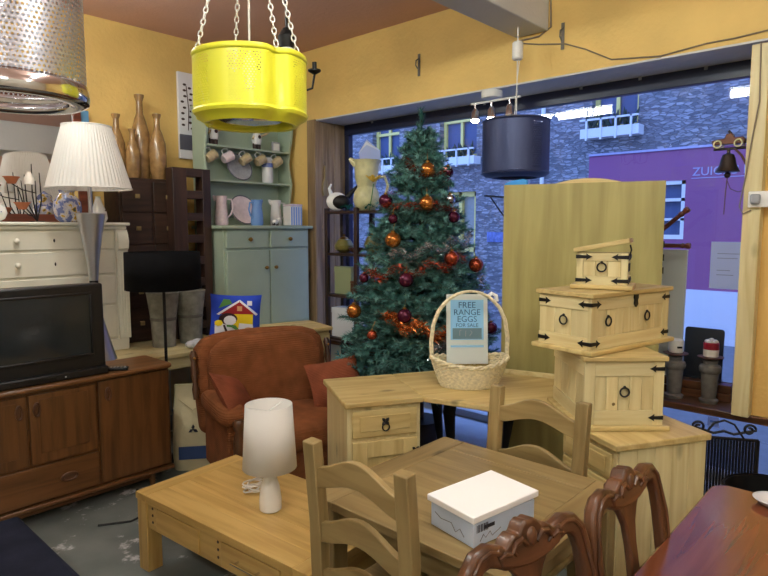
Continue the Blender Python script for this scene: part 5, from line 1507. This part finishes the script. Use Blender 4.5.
MB().prism([(-0.14, 0), (0.10, -0.04), (0.17, 0.20), (0.06, 0.32), (-0.12, 0.2)], 'x', 0, 0.003).build('paper', 'paper', t, smooth=False)
MB().prism([(-0.13, 0.19), (0.06, 0.30), (0.17, 0.19), (0.06, 0.27)], 'x', -0.003, 0).build('roof_line', 'white_card', t, smooth=False)

# ------------------------------------------------------------------ hanging drum lamps
def drum_shell(rf, z0, z1, nt, nz, hole, hs=0.56):
    """perforated sheet: square cells, rows shifted half a cell, octagonal holes where hole(angle, row) says so"""
    m = MB(); dz = (z1 - z0) / nz; da = 2 * PI / nt
    for j in range(nz):
        for i in range(nt):
            a = (i + (0.5 if j % 2 else 0)) * da; z = z0 + j * dz
            def P(s, t): 
                th = a + s * da; r = rf(th); return (r * math.cos(th), r * math.sin(th), z + t * dz)
            ring = [(0, 0), (.5, 0), (1, 0), (1, .5), (1, 1), (.5, 1), (0, 1), (0, .5)]
            if hole(a + da / 2, j):
                k = len(m.v); m.v += [Vector(P(*q)) for q in ring]
                m.v += [Vector(P(.5 + (q[0] - .5) * (hs if abs(q[0] - .5) + abs(q[1] - .5) < .6 else hs * .75), .5 + (q[1] - .5) * (hs if abs(q[0] - .5) + abs(q[1] - .5) < .6 else hs * .75))) for q in ring]
                m.f += [(k + e, k + (e + 1) % 8, k + 8 + (e + 1) % 8, k + 8 + e) for e in range(8)]
            else:
                k = len(m.v); m.v += [Vector(P(*q)) for q in ring]; m.f.append(tuple(range(k, k + 8)))
    return m
def weld(o):
    bm = bmesh.new(); bm.from_mesh(o.data); bmesh.ops.remove_doubles(bm, verts=bm.verts, dist=1e-4); bmesh.ops.recalc_face_normals(bm, faces=bm.faces); bm.to_mesh(o.data); bm.free()
    o.data.polygons.foreach_set('use_smooth', [True] * len(o.data.polygons)); o.data.set_sharp_from_angle(angle=R(50))
def chain(p0, p1, parent, mat='white_paint', ln=0.030):
    p0, p1 = Vector(p0), Vector(p1); d = p1 - p0; n = int(d.length / (ln * 0.78)); t = d.normalized(); a = t.orthogonal().normalized(); b = t.cross(a); m = MB()
    for i in range(n):
        c = p0 + d * (i + 0.5) / n; s = a if i % 2 else b
        m.tube([c + t * ln * 0.5 * math.sin(q) + s * 0.008 * math.cos(q) for q in [2 * PI * k / 10 for k in range(10)]], 0.0026, 5, closed=True)
    return m.build('chain', mat, parent)
# steel drum, upper left
md = thing('pendant_lamp', 'perforated stainless steel washing drum pendant lamp', 'lamp', (0.74, 2.47, 2.14))
o = drum_shell(lambda a: 0.245, 0.07, 0.60, 96, 32, lambda a, j: True, 0.7).build('drum', 'drum_steel', md, normals=False); weld(o)
MB().lathe([(0.246, 0.075), (0.252, 0.06), (0.256, 0.03), (0.252, 0.012), (0.235, 0.002), (0.20, 0.0), (0.185, 0.008), (0.178, 0.03)], 56, cap=False).build('bottom_rim', 'chrome', md, solid=0.003)
MB().lathe([(0.246, 0.598), (0.252, 0.61), (0.25, 0.64), (0.22, 0.65)], 56, cap=False).build('top_rim', 'chrome', md, solid=0.003)
MB().lathe([(0.02, 0.46), (0.035, 0.50), (0.03, 0.62)], 14).build('lamp_holder', 'black_plastic', md)
MB().ball((0, 0, 0.42), (0.035, 0.035, 0.05), 14, 10).build('bulb', 'white_gloss', md)
MB().tube([(-0.24, 0, 0.62), (0.24, 0, 0.62)], 0.008, 6).build('cross_bar', 'brushed_steel', md)
MB().tube([(0, 0, 0.6), (0, 0, CZ - 2.14)], 0.004, 6).build('cable', 'cable_black', md)
# yellow drum
yl = thing('pendant_lamp', 'bright yellow enamelled washing drum pendant hanging on white chains', 'lamp', (1.49, 2.09, 2.11))
NOT = [263, 143, 23]
def yr(a):
    d = min(abs((math.degrees(a) - n + 180) % 360 - 180) for n in NOT)
    return 0.226 - 0.030 * math.exp(-(d / 9.0) ** 2)
def yh(a, j):
    d = min(abs((math.degrees(a) - n + 180) % 360 - 180) for n in NOT)
    return 1 <= j <= 20 and (18 < d < 50)
o = drum_shell(yr, 0.05, 0.245, 120, 22, yh, 0.42).build('drum', 'yellow_enamel', yl, normals=False); weld(o)
def lob(a, z): return yr(a) / 0.226
MB().lathe([(0.226, 0.051), (0.231, 0.042), (0.226, 0.03), (0.20, 0.016), (0.185, 0.0), (0.170, 0.002), (0.165, 0.03)], 90, cap=False, fn=lob).build('bottom_rim', 'yellow_enamel', yl, solid=0.002)
MB().lathe([(0.226, 0.244), (0.230, 0.255), (0.226, 0.268), (0.212, 0.27)], 90, cap=False, fn=lob).build('top_rim', 'yellow_enamel', yl, solid=0.002)
MB().lathe([(0.166, 0.03), (0.10, 0.012), (0.03, 0.008), (0.001, 0.008)], 40, cap=False).build('glass_dish', 'chrome', yl)
hk = (0, 0, 1.10)
for a in (170, 72, 262, 292):
    r = 0.215; chain((r * math.cos(R(a)), r * math.sin(R(a)), 0.265), hk, yl)
MB().tube([(0, 0, 0.27), (0.004, 0, 0.7), (0, 0, CZ - 2.11)], 0.0045, 6).build('cable', 'cable_white', yl)
MB().tube([(0, 0, 1.09), (0.02, 0, 1.12), (0.0, 0, 1.16), (0, 0, CZ - 2.11)], 0.005, 6).build('ceiling_hook', 'brushed_steel', yl)
MB().lathe([(0.02, 0.15), (0.03, 0.22), (0.02, 0.27)], 14).build('lamp_holder', 'white_paint', yl)
# dark drum by the window
bd_ = thing('pendant_lamp', 'dark painted washing drum pendant hanging in the window', 'lamp', (3.83, 2.245, 2.06))
BN = [225, 105, 345]
def bh(a, j):
    return 1 <= j <= 22 and min(abs((math.degrees(a) - n + 180) % 360 - 180) for n in (248, 8, 128)) < 9
o = drum_shell(lambda a: 0.232, 0.03, 0.37, 110, 24, bh, 0.5).build('drum', 'black_drum', bd_, normals=False); weld(o)
MB().lathe([(0.232, 0.031), (0.236, 0.02), (0.21, 0.0), (0.16, -0.01), (0.15, 0.0)], 56, cap=False).build('bottom_rim', 'black_drum', bd_, solid=0.002)
MB().lathe([(0.232, 0.369), (0.236, 0.38), (0.22, 0.39)], 56, cap=False).build('top_rim', 'black_drum', bd_, solid=0.002)
MB().tube([(-0.21, 0, 0.375), (0.21, 0, 0.375)], 0.006, 6).build('cross_bar', 'iron', bd_)
MB().tube([(0, 0, 0.375), (0, 0, 0.80)], 0.004, 6).build('cable', 'cable_white', bd_)
MB().lathe([(0.03, 0.80), (0.038, 0.81), (0.038, 0.91), (0.03, 0.92)], 16).build('junction_box', 'white_paint', bd_)
MB().tube([(0, 0, 0.92), (0, 0, 1.02)], 0.006, 6).build('ceiling_hook', 'white_paint', bd_)
MB().tube([(0.03, 0, 0.82), (0.05, 0.03, 0.65), (0.03, 0.03, 0.45), (0.0, 0.02, 0.38)], 0.003, 6).build('loose_cable', 'cable_white', bd_)
# black chandelier behind the yellow drum
cd = thing('chandelier', 'small black iron chandelier partly hidden by the yellow drum', 'chandelier', (2.05, 2.55, 0))
cd.location.z = 2.42
MB().lathe([(0.06, 1.01 - 0.05), (0.055, 1.008)], 20).build('ceiling_rose', 'iron', cd)
MB().tube([(0, 0, 0.0), (0, 0, 0.97)], 0.007, 8).build('stem', 'iron', cd)
MB().lathe([(0.035, 0.20), (0.045, 0.26), (0.02, 0.30)], 18).build('hub', 'iron', cd)
MB().lathe([(0.03, 0.17), (0.034, 0.20)], 16).build('lamp_holder', 'white_gloss', cd)
for k in range(5):
    a = R(-50 + 72 * k); ca, sa = math.cos(a), math.sin(a)
    ar_ = MB().tube([(0.01 * ca, 0.01 * sa, 0.03), (0.07 * ca, 0.07 * sa, -0.02), (0.13 * ca, 0.13 * sa, 0.0), (0.142 * ca, 0.142 * sa, 0.07)], 0.006, 8).build('arm', 'iron', cd)
    MB().lathe([(0.01, 0.07), (0.034, 0.085), (0.034, 0.092), (0.012, 0.095), (0.012, 0.13)], 14, (0.142 * ca, 0.142 * sa, 0)).build('candle_cup', 'iron', ar_)

# ------------------------------------------------------------------ cables on the window wall
def wall_cable(label, pts, mat, r=0.005):
    o = MB().tube(pts, r, 6).build('wall_cable', mat); tag(o, label, 'cable')
XW = UB - 0.007
wall_cable('brown cable running along the wall above the shop window', [(XW, 2.36, 3.04), (XW, 2.2, 3.0), (XW, 2.0, 2.965), (XW, 1.85, 2.90), (XW, 1.67, 2.80), (XW, 1.36, 2.765), (XW, 1.1, 2.79), (XW, 0.95, 2.79), (XW, 0.78, 2.80), (XW, 0.55, 2.79)], 'cable_grey')
wall_cable('grey cable pair dropping along the end of the beam', [(XW, 2.12, 3.42), (XW, 2.11, 3.1), (XW, 2.2, 3.055), (XW, 2.38, 3.055)], 'cable_grey', 0.007)
for y, z, lb in ((2.02, 3.02, 'rusty iron hook above the shop window near the beam'), (3.30, 3.05, 'rusty iron hook on the wall above the tree')):
    t = thing('wall_hook', lb, 'hook', (UB - 0.002, y, z), 0, 'iron wall hooks')
    B(-0.006, 0, -0.012, 0.012, -0.09, 0.09).build('plate', 'stone_grey', t, bevel=0.002)
    MB().tube([(-0.006, 0, 0.05), (-0.04, 0, 0.03), (-0.045, 0, -0.01), (-0.02, 0, -0.03)], 0.006, 6).build('hook', 'stone_grey', t)
wall_cable('thin grey cable hanging beside the socket on the pine post', [(3.96, 0.80, 2.72), (3.955, 0.79, 2.4), (3.955, 0.815, 2.2), (3.955, 0.835, 2.0), (3.955, 0.86, 1.82), (3.955, 0.84, 1.78), (3.952, 0.80, 1.80)], 'cable_grey', 0.004)
so = thing('wall_socket', 'white double socket with a grey plug on the pine post', 'socket', (3.963, 0.745, 1.86), 0)
B(-0.03, 0, -0.085, 0.07, -0.045, 0.045).build('plate', 'white_paint', so, bevel=0.006)
B(-0.06, -0.03, 0.005, 0.055, -0.028, 0.028).build('plug', 'plug_grey', so, bevel=0.01)
B(-0.034, -0.03, -0.05, -0.03, -0.02, 0.02).build('switch', 'plug_grey', so, bevel=0.002)

# ------------------------------------------------------------------ bell with motor car
bl_ = thing('door_bell', 'bronze hanging bell with a vintage car ornament on its bracket', 'bell', (4.06, 0.955, 0))
MB().tube([(0.0, -0.10, 2.165), (0.0, 0.08, 2.165)], 0.008, 8).build('bracket', 'bronze', bl_)
MB().tube([(0.0, -0.10, 2.06), (0.0, -0.07, 2.12), (0.0, -0.03, 2.165)], 0.007, 8).build('scroll', 'bronze_red', bl_)
MB().cbox((0, -0.10, 2.12), (0.03, 0.012, 0.14)).build('wall_plate', 'bronze', bl_)
MB().lathe([(0.068, 2.03), (0.06, 2.042), (0.046, 2.07), (0.038, 2.11), (0.03, 2.13), (0.01, 2.14), (0.008, 2.165)], 24).build('bell', 'bronze', bl_)
MB().ball((0, 0, 2.012), 0.018, 12, 8).build('clapper', 'bronze', bl_)
MB().tube([(0, 0, 2.0), (0, 0.005, 1.90), (0, 0.008, 1.78)], 0.003, 6).build('pull_cord', 'bronze_red', bl_)
MB().tube([(0, 0, 1.98), (0, -0.02, 1.93), (0, -0.06, 1.91), (0, -0.09, 1.92)], 0.0025, 6).build('side_cord', 'bronze_red', bl_)
car = MB().prism([(-0.085, 2.19), (0.085, 2.19), (0.088, 2.215), (0.05, 2.222), (0.02, 2.222), (0.012, 2.25), (-0.02, 2.25), (-0.03, 2.225), (-0.075, 2.228), (-0.088, 2.21)], 'x', -0.025, 0.025).build('car_body', 'bronze_red', bl_, bevel=0.004)
for y in (-0.055, 0.055):
    for x in (-0.03, 0.03):
        MB().tube([(x + q[0], y + 0.02 * math.cos(t_), 2.192 + 0.02 * math.sin(t_)) for t_ in [2 * PI * i / 16 for i in range(16)] for q in [(0, 0)]], 0.005, 6, closed=True).build('wheel', 'cream_jug', car)
MB().tube([(0, -0.01, 2.25), (0, 0.005, 2.268)], 0.008, 8).build('driver', 'bronze', car)

# ------------------------------------------------------------------ things standing in the window, right side
SZ = WZ0 + 0.001
def pillar(label, y, x, cup):
    t = thing('candle_pillar', label, 'candle holder', (x, y, SZ), 0, 'stone candle pillars')
    MB().lathe([(0.055, 0), (0.058, 0.02), (0.042, 0.03), (0.052, 0.19), (0.062, 0.2), (0.066, 0.225), (0.06, 0.24), (0.042, 0.25), (0.045, 0.275), (0.03, 0.28)], 24, fn=lambda a, z: 1 + (0.03 * math.cos(10 * a) if 0.03 < z < 0.19 else 0)).build('column', 'stone_grey', t)
    MB().lathe([(0.03, 0.28), (0.075, 0.292), (0.077, 0.298), (0.03, 0.298)], 24).build('dish', 'bronze_red', t)
    return t
t = pillar('carved grey candle pillar bearing a red and white candle', 1.03, 4.22, 0)
c = thing('pillar_candle', 'red candle with a white frosted top on the carved pillar', 'candle', (4.22, 1.03, SZ + 0.301))
MB().lathe([(0.044, 0), (0.046, 0.045)], 20).build('lower_band', 'candle_white', c); MB().lathe([(0.046, 0.045), (0.046, 0.085), (0.04, 0.09)], 20).build('red_band', 'candle_red', c)
m = MB()
for k in range(8): m.ball((0.028 * math.cos(k * 0.8), 0.028 * math.sin(k * 0.8), 0.092), 0.014, 8, 6)
m.ball((0, 0, 0.098), 0.02, 8, 6); m.build('frosting', 'candle_white', c)
t = pillar('carved grey candle pillar bearing a white candle cup, beside the chests', 1.235, 4.20, 0)
c = thing('candle_cup', 'white candle cup on the pillar beside the pine chests', 'candle', (4.20, 1.235, SZ + 0.301))
MB().lathe([(0.04, 0), (0.046, 0.01), (0.046, 0.085), (0.04, 0.088), (0.038, 0.03)], 20).build('cup', 'candle_white', c); MB().lathe([(0.036, 0.03), (0.036, 0.07)], 16).build('wax', 'white_gloss', c)
MB().cbox((-0.033, -0.033, 0.04), (0.01, 0.03, 0.012), Matrix.Rotation(R(45), 4, 'Z')).build('mark', 'iron', c)
o = thing('rounded_board', 'dark slate board with rounded corners behind the candle pillars', 'board', (4.38, 1.12, SZ + 0.11), 0, None, (0, 4, 0))
ro = []
for cx, cz, a0 in ((0.10, 0.32, 0), (-0.10, 0.32, 90), (-0.10, 0.02, 180), (0.10, 0.02, 270)):
    for i in range(5): a = R(a0 + 22.5 * i); ro.append((cx + 0.02 * math.cos(a), cz + 0.02 * math.sin(a)))
MB().prism(ro, 'x', 0, 0.012).build('slate', 'dark_board', o, bevel=0.002); B(-0.005, 0.03, -0.12, 0.12, -0.005, 0.012).build('foot_rail', 'dark_board', o)
t = thing('window_crate', 'low red brown wooden crate on the window deck', 'crate', (4.345, 1.14, SZ), 0)
for k in range(2):
    B(-0.055, -0.045, -0.22, 0.22, k * 0.055 + 0.002, k * 0.055 + 0.052).build('slat', 'mahog_y', t, bevel=0.002)
    B(0.045, 0.055, -0.22, 0.22, k * 0.055 + 0.002, k * 0.055 + 0.052).build('slat', 'mahog_y', t, bevel=0.002)
for s in (-1, 1): B(-0.045, 0.045, s * 0.21 - 0.006, s * 0.21 + 0.006, 0.002, 0.105).build('end_board', 'mahog_x', t, bevel=0.002)
B(-0.045, 0.045, -0.204, 0.204, 0.088, 0.104).build('top_board', 'mahog_y', t)
t = thing('white_screen_panel', 'pale panel standing in the window behind the plywood back', 'panel', (4.34, 1.36, SZ), 0, None, (0, 2, 0))
B(0, 0.012, -0.12, 0.14, 0.0, 0.97).build('sheet', 'pale_board', t, bevel=0.002); B(-0.012, 0, -0.12, 0.14, 0.0, 0.05).build('foot_rail', 'pale_board', t)
t = thing('window_notice', 'white printed notice taped to the window glass near the bell', 'notice', (UG - 0.006, 0.93, 1.30), 0)
B(-0.002, 0.001, 0, 0.19, 0, 0.31).build('paper', 'paper', t, smooth=False)
for k, (z, l) in enumerate(((0.23, 0.14), (0.20, 0.12), (0.12, 0.08), (0.09, 0.10))): B(-0.003, -0.002, 0.15 - l, 0.15, z, z + 0.004).build('printed_line', 'grey_china', t, smooth=False)
hs = thing('hat_stand', 'red brown turned hat stand behind the plywood back', 'hat stand', (4.21, 1.44, SZ))
MB().lathe([(0.11, 0), (0.11, 0.02), (0.03, 0.05), (0.022, 0.6), (0.03, 0.75), (0.02, 0.8), (0.022, 1.25), (0.012, 1.3)], 18).build('pole', 'redwood_z', hs)
for z0, dy, dz, z in ((1.0, -0.26, 0.0, 0), (1.05, -0.24, 0.19, 0)):
    a = Vector((0, -0.02, z0)); b = Vector((0, dy, z0 + dz)); d = (b - a)
    MB().tube([a, a + d * 0.4, a + d * 0.75, a + d * 0.8, a + d * 0.86, a + d * 0.93, b], [0.012, 0.016, 0.014, 0.02, 0.014, 0.022, 0.018], 10).build('peg', 'redwood_y', hs)

# ------------------------------------------------------------------ beside the desk: fire screen and scuttle; black stool behind the desk
fs_ = thing('fire_screen', 'black iron fire screen with scrolled top beside the corner desk', 'fire screen', (3.62, 0.80, 0), -62)
m = MB().tube([(-0.17, 0, 0), (-0.17, 0, 0.56)], 0.008, 8); m.tube([(0.17, 0, 0), (0.17, 0, 0.56)], 0.008, 8); m.tube([(-0.17, 0, 0.56), (0.17, 0, 0.56)], 0.008, 8); m.tube([(-0.17, 0, 0.06), (0.17, 0, 0.06)], 0.008, 8)
m.build('frame', 'iron', fs_)
for k in range(22):
    x = -0.16 + k * 0.32 / 21
    MB().tube([(x, 0, 0.06), (x, 0, 0.555)], 0.0072, 5).build('bar', 'iron', fs_)
def spiral(cx, cz, r, s, n=26): return [(cx + s * r * (1 - i / n * 0.75) * math.cos(i * 0.34), 0, cz + r * (1 - i / n * 0.75) * math.sin(i * 0.34)) for i in range(n)]
for s in (-1, 1):
    MB().tube([(0, 0, 0.60), (s * 0.05, 0, 0.585), (s * 0.10, 0, 0.60)] + spiral(s * 0.125, 0.615, 0.032, s), 0.007, 6).build('scroll', 'iron', fs_)
    MB().tube([(s * 0.16, -0.09, 0.006), (s * 0.165, 0, 0.04), (s * 0.16, 0.09, 0.006)], 0.008, 6).build('foot', 'iron', fs_)
MB().tube([(-0.1, 0, 0.565), (-0.05, 0, 0.64), (0, 0, 0.66), (0.05, 0, 0.64), (0.1, 0, 0.565)], 0.006, 6).build('arch', 'iron', fs_)
t = thing('coal_scuttle', 'round black metal tub on the floor beside the polished table', 'tub', (3.33, 0.52, 0))
MB().lathe([(0.17, 0), (0.19, 0.02), (0.20, 0.42), (0.205, 0.44), (0.195, 0.44), (0.185, 0.05)], 32).build('tub', 'iron', t)
MB().lathe([(0.203, 0.425), (0.211, 0.435), (0.203, 0.447)], 32, cap=False).build('rim', 'bronze', t)
for s in (-1, 1):
    MB().tube(arc((0, 0.34), 0.05, 0, 180, 8, 'xz', s * 0.205), 0.007, 6).build('handle', 'iron', t)
t = thing('wall_label', 'small white card taped low on the glass under the sill', 'card', (UG - 0.006, 1.05, 0.36), 0); B(-0.004, 0, -0.035, 0.035, 0, 0.07).build('card', 'paper', t, smooth=False); B(-0.005, -0.004, -0.02, 0.02, 0.03, 0.045).build('mark', 'blue_china', t, smooth=False)
bs = thing('cabriole_table', 'black side table with curved legs seen under the corner desk', 'table', (3.42, 2.30, 0), -36)
B(-0.22, 0.22, -0.16, 0.16, 0.62, 0.67).build('seat', 'iron', bs, bevel=0.02, seg=3)
for sx in (-1, 1):
    for sy in (-1, 1):
        MB().tube([(sx * 0.18, sy * 0.12, 0.62), (sx * 0.215, sy * 0.15, 0.50), (sx * 0.19, sy * 0.13, 0.22), (sx * 0.185, sy * 0.13, 0.07), (sx * 0.21, sy * 0.15, 0.012)], [0.04, 0.042, 0.022, 0.016, 0.026], 10).build('leg', 'iron', bs)
o = MB().tube([(3.74, 2.25, 0.5), (3.72, 2.22, 0.3), (3.7, 2.16, 0.12), (3.6, 2.1, 0.006), (3.45, 2.08, 0.006), (3.3, 1.95, 0.006)], 0.005, 6).build('power_cable', 'cable_black'); tag(o, 'thin black cable trailing behind the desk near the low window', 'cable')

# ------------------------------------------------------------------ polished table and carved chairs
pt = thing('polished_table', 'dark red brown polished table at the near right', 'table', (0, 0, 0))
X0, X1, Y0, Y1, TZ = 0.92, 2.44, -0.42, 0.56, 0.76
po = []
for cx, cy, a0 in ((X1 - 0.06, Y1 - 0.06, 0), (X0 + 0.06, Y1 - 0.06, 90), (X0 + 0.06, Y0 + 0.06, 180), (X1 - 0.06, Y0 + 0.06, 270)):
    for i in range(7): a = R(a0 + 15 * i); po.append((cx + 0.06 * math.cos(a), cy + 0.06 * math.sin(a)))
MB().prism(po, 'z', TZ - 0.03, TZ).build('table_top', 'polish', pt, bevel=0.008, seg=3)
B(X0 + 0.1, X1 - 0.1, Y1 - 0.13, Y1 - 0.11, TZ - 0.12, TZ - 0.031).build('apron', 'mahog_x', pt); B(X0 + 0.1, X1 - 0.1, Y0 + 0.11, Y0 + 0.13, TZ - 0.12, TZ - 0.031).build('apron', 'mahog_x', pt)
B(X0 + 0.1, X0 + 0.12, Y0 + 0.13, Y1 - 0.13, TZ - 0.12, TZ - 0.031).build('apron', 'mahog_y', pt); B(X1 - 0.12, X1 - 0.1, Y0 + 0.13, Y1 - 0.13, TZ - 0.12, TZ - 0.031).build('apron', 'mahog_y', pt)
for x in (X0 + 0.13, X1 - 0.13):
    for y in (Y0 + 0.14, Y1 - 0.14):
        MB().tube([(x, y, TZ - 0.032), (x, y, 0.55), (x, y, 0.3), (x, y, 0.08), (x, y, 0)], [0.045, 0.045, 0.032, 0.022, 0.032], 12).build('leg', 'mahog_z', pt)
t = thing('saucer', 'small pale glass saucer on the polished table', 'saucer', (2.36, 0.36, TZ + 0.001)); MB().lathe([(0.03, 0), (0.045, 0.006), (0.06, 0.02), (0.057, 0.02), (0.03, 0.006)], 24).build('dish', 'plastic_wrap', t); MB().lathe([(0.058, 0.019), (0.062, 0.022), (0.058, 0.024)], 24, cap=False).build('rim', 'plastic_wrap', t)
def carved_chair(label, loc, rot):
    t = thing('carved_chair', label, 'chair', loc, rot, 'carved balloon back chairs')
    MT = 'mahog_z'
    Y = lambda z: 0.17 + max(0, z - 0.46) * 0.14
    mm = Matrix.Translation((0, 0.17, 0.46)) @ Matrix.Rotation(R(-9), 4, 'X') @ Matrix.Translation((0, 0, -0.46))
    for s in (-1, 1):
        # outer stile sweeping up into the shoulder loop, with a raised bead along it
        pth = [(s * 0.170, 0.44), (s * 0.188, 0.58), (s * 0.198, 0.72), (s * 0.203, 0.84), (s * 0.199, 0.905), (s * 0.185, 0.948), (s * 0.160, 0.972), (s * 0.130, 0.978), (s * 0.100, 0.968), (s * 0.075, 0.955), (s * 0.05, 0.95)]
        o = MB(mm).ribbon(pth, [0.036, 0.040, 0.042, 0.044, 0.047, 0.05, 0.052, 0.052, 0.05, 0.05, 0.05], 0.034).build('stile', MT, t, bevel=0.010, seg=3)
        MB(mm).tube([(x + s * 0.012 if z < 0.9 else x, 0.018, z + (0.010 if z > 0.94 else 0)) for x, z in pth[:9]], 0.006, 8).build('bead', MT, o)
        MB(mm).tube([(x + s * 0.012 if z < 0.9 else x, -0.018, z + (0.010 if z > 0.94 else 0)) for x, z in pth[:9]], 0.006, 8).build('bead', MT, o)
        MB().tube([(s * 0.165, 0.17, 0.47), (s * 0.165, 0.19, 0.2), (s * 0.17, 0.24, 0)], [0.022, 0.02, 0.017], 10).build('leg', MT, t)
        MB().tube([(s * 0.19, -0.20, 0.42), (s * 0.215, -0.225, 0.34), (s * 0.195, -0.20, 0.15), (s * 0.20, -0.215, 0.0)], [0.032, 0.032, 0.018, 0.02], 10).build('leg', MT, t)
    # vase splat between the two openings
    MB(mm).ribbon([(0, 0.46), (0, 0.54), (0, 0.64), (0, 0.73), (0, 0.81), (0, 0.87), (0, 0.91), (0, 0.95)], [0.10, 0.075, 0.065, 0.048, 0.045, 0.06, 0.10, 0.17], 0.022).build('splat', MT, t, bevel=0.006)
    # carved crest with a scalloped outline
    up = [(-0.115, 0.985), (-0.10, 0.990), (-0.085, 0.984), (-0.07, 0.998), (-0.052, 1.008), (-0.04, 1.004), (-0.026, 1.022), (-0.012, 1.030), (0, 1.026), (0.012, 1.030), (0.026, 1.022), (0.04, 1.004), (0.052, 1.008), (0.07, 0.998), (0.085, 0.984), (0.10, 0.990), (0.115, 0.985)]
    o = MB(mm).prism(up + [(0.10, 0.945), (0.05, 0.93), (0, 0.925), (-0.05, 0.93), (-0.10, 0.945)], 'y', -0.022, 0.022).build('crest_rail', 'mahog_x', t, bevel=0.007, seg=3)
    for f in (-0.023, 0.023):
        MB(mm).ball((0, f, 0.99), (0.017, 0.008, 0.022), 10, 8).build('carved_shell', 'mahog_x', o)
        for s in (-1, 1):
            MB(mm).tube([(s * 0.015, f, 0.975), (s * 0.035, f, 0.992), (s * 0.055, f, 0.988), (s * 0.065, f, 0.972), (s * 0.055, f, 0.962)], [0.006, 0.008, 0.008, 0.006, 0.004], 8).build('carved_leaf', 'mahog_x', o)
            MB(mm).tube([(s * 0.07, f, 0.968), (s * 0.09, f, 0.975), (s * 0.108, f, 0.968)], [0.005, 0.007, 0.003], 8).build('carved_leaf', 'mahog_x', o)
    MB().ball((0, -0.02, 0.455), (0.215, 0.215, 0.035), 28, 12, (0.7, 0.45)).build('seat_pad', 'brown_cord', t)
    m = MB().prism([(-0.20, -0.22), (0.20, -0.22), (0.175, 0.18), (-0.175, 0.18)], 'z', 0.39, 0.44); m.build('seat_frame', 'mahog_x', t, bevel=0.01)
    return t
carved_chair('carved mahogany chair before the white box, nearest the camera', (1.18, 0.43, 0), -12)
carved_chair('carved mahogany chair pushed against the long side of the polished table', (1.675, 0.37, 0), -4)
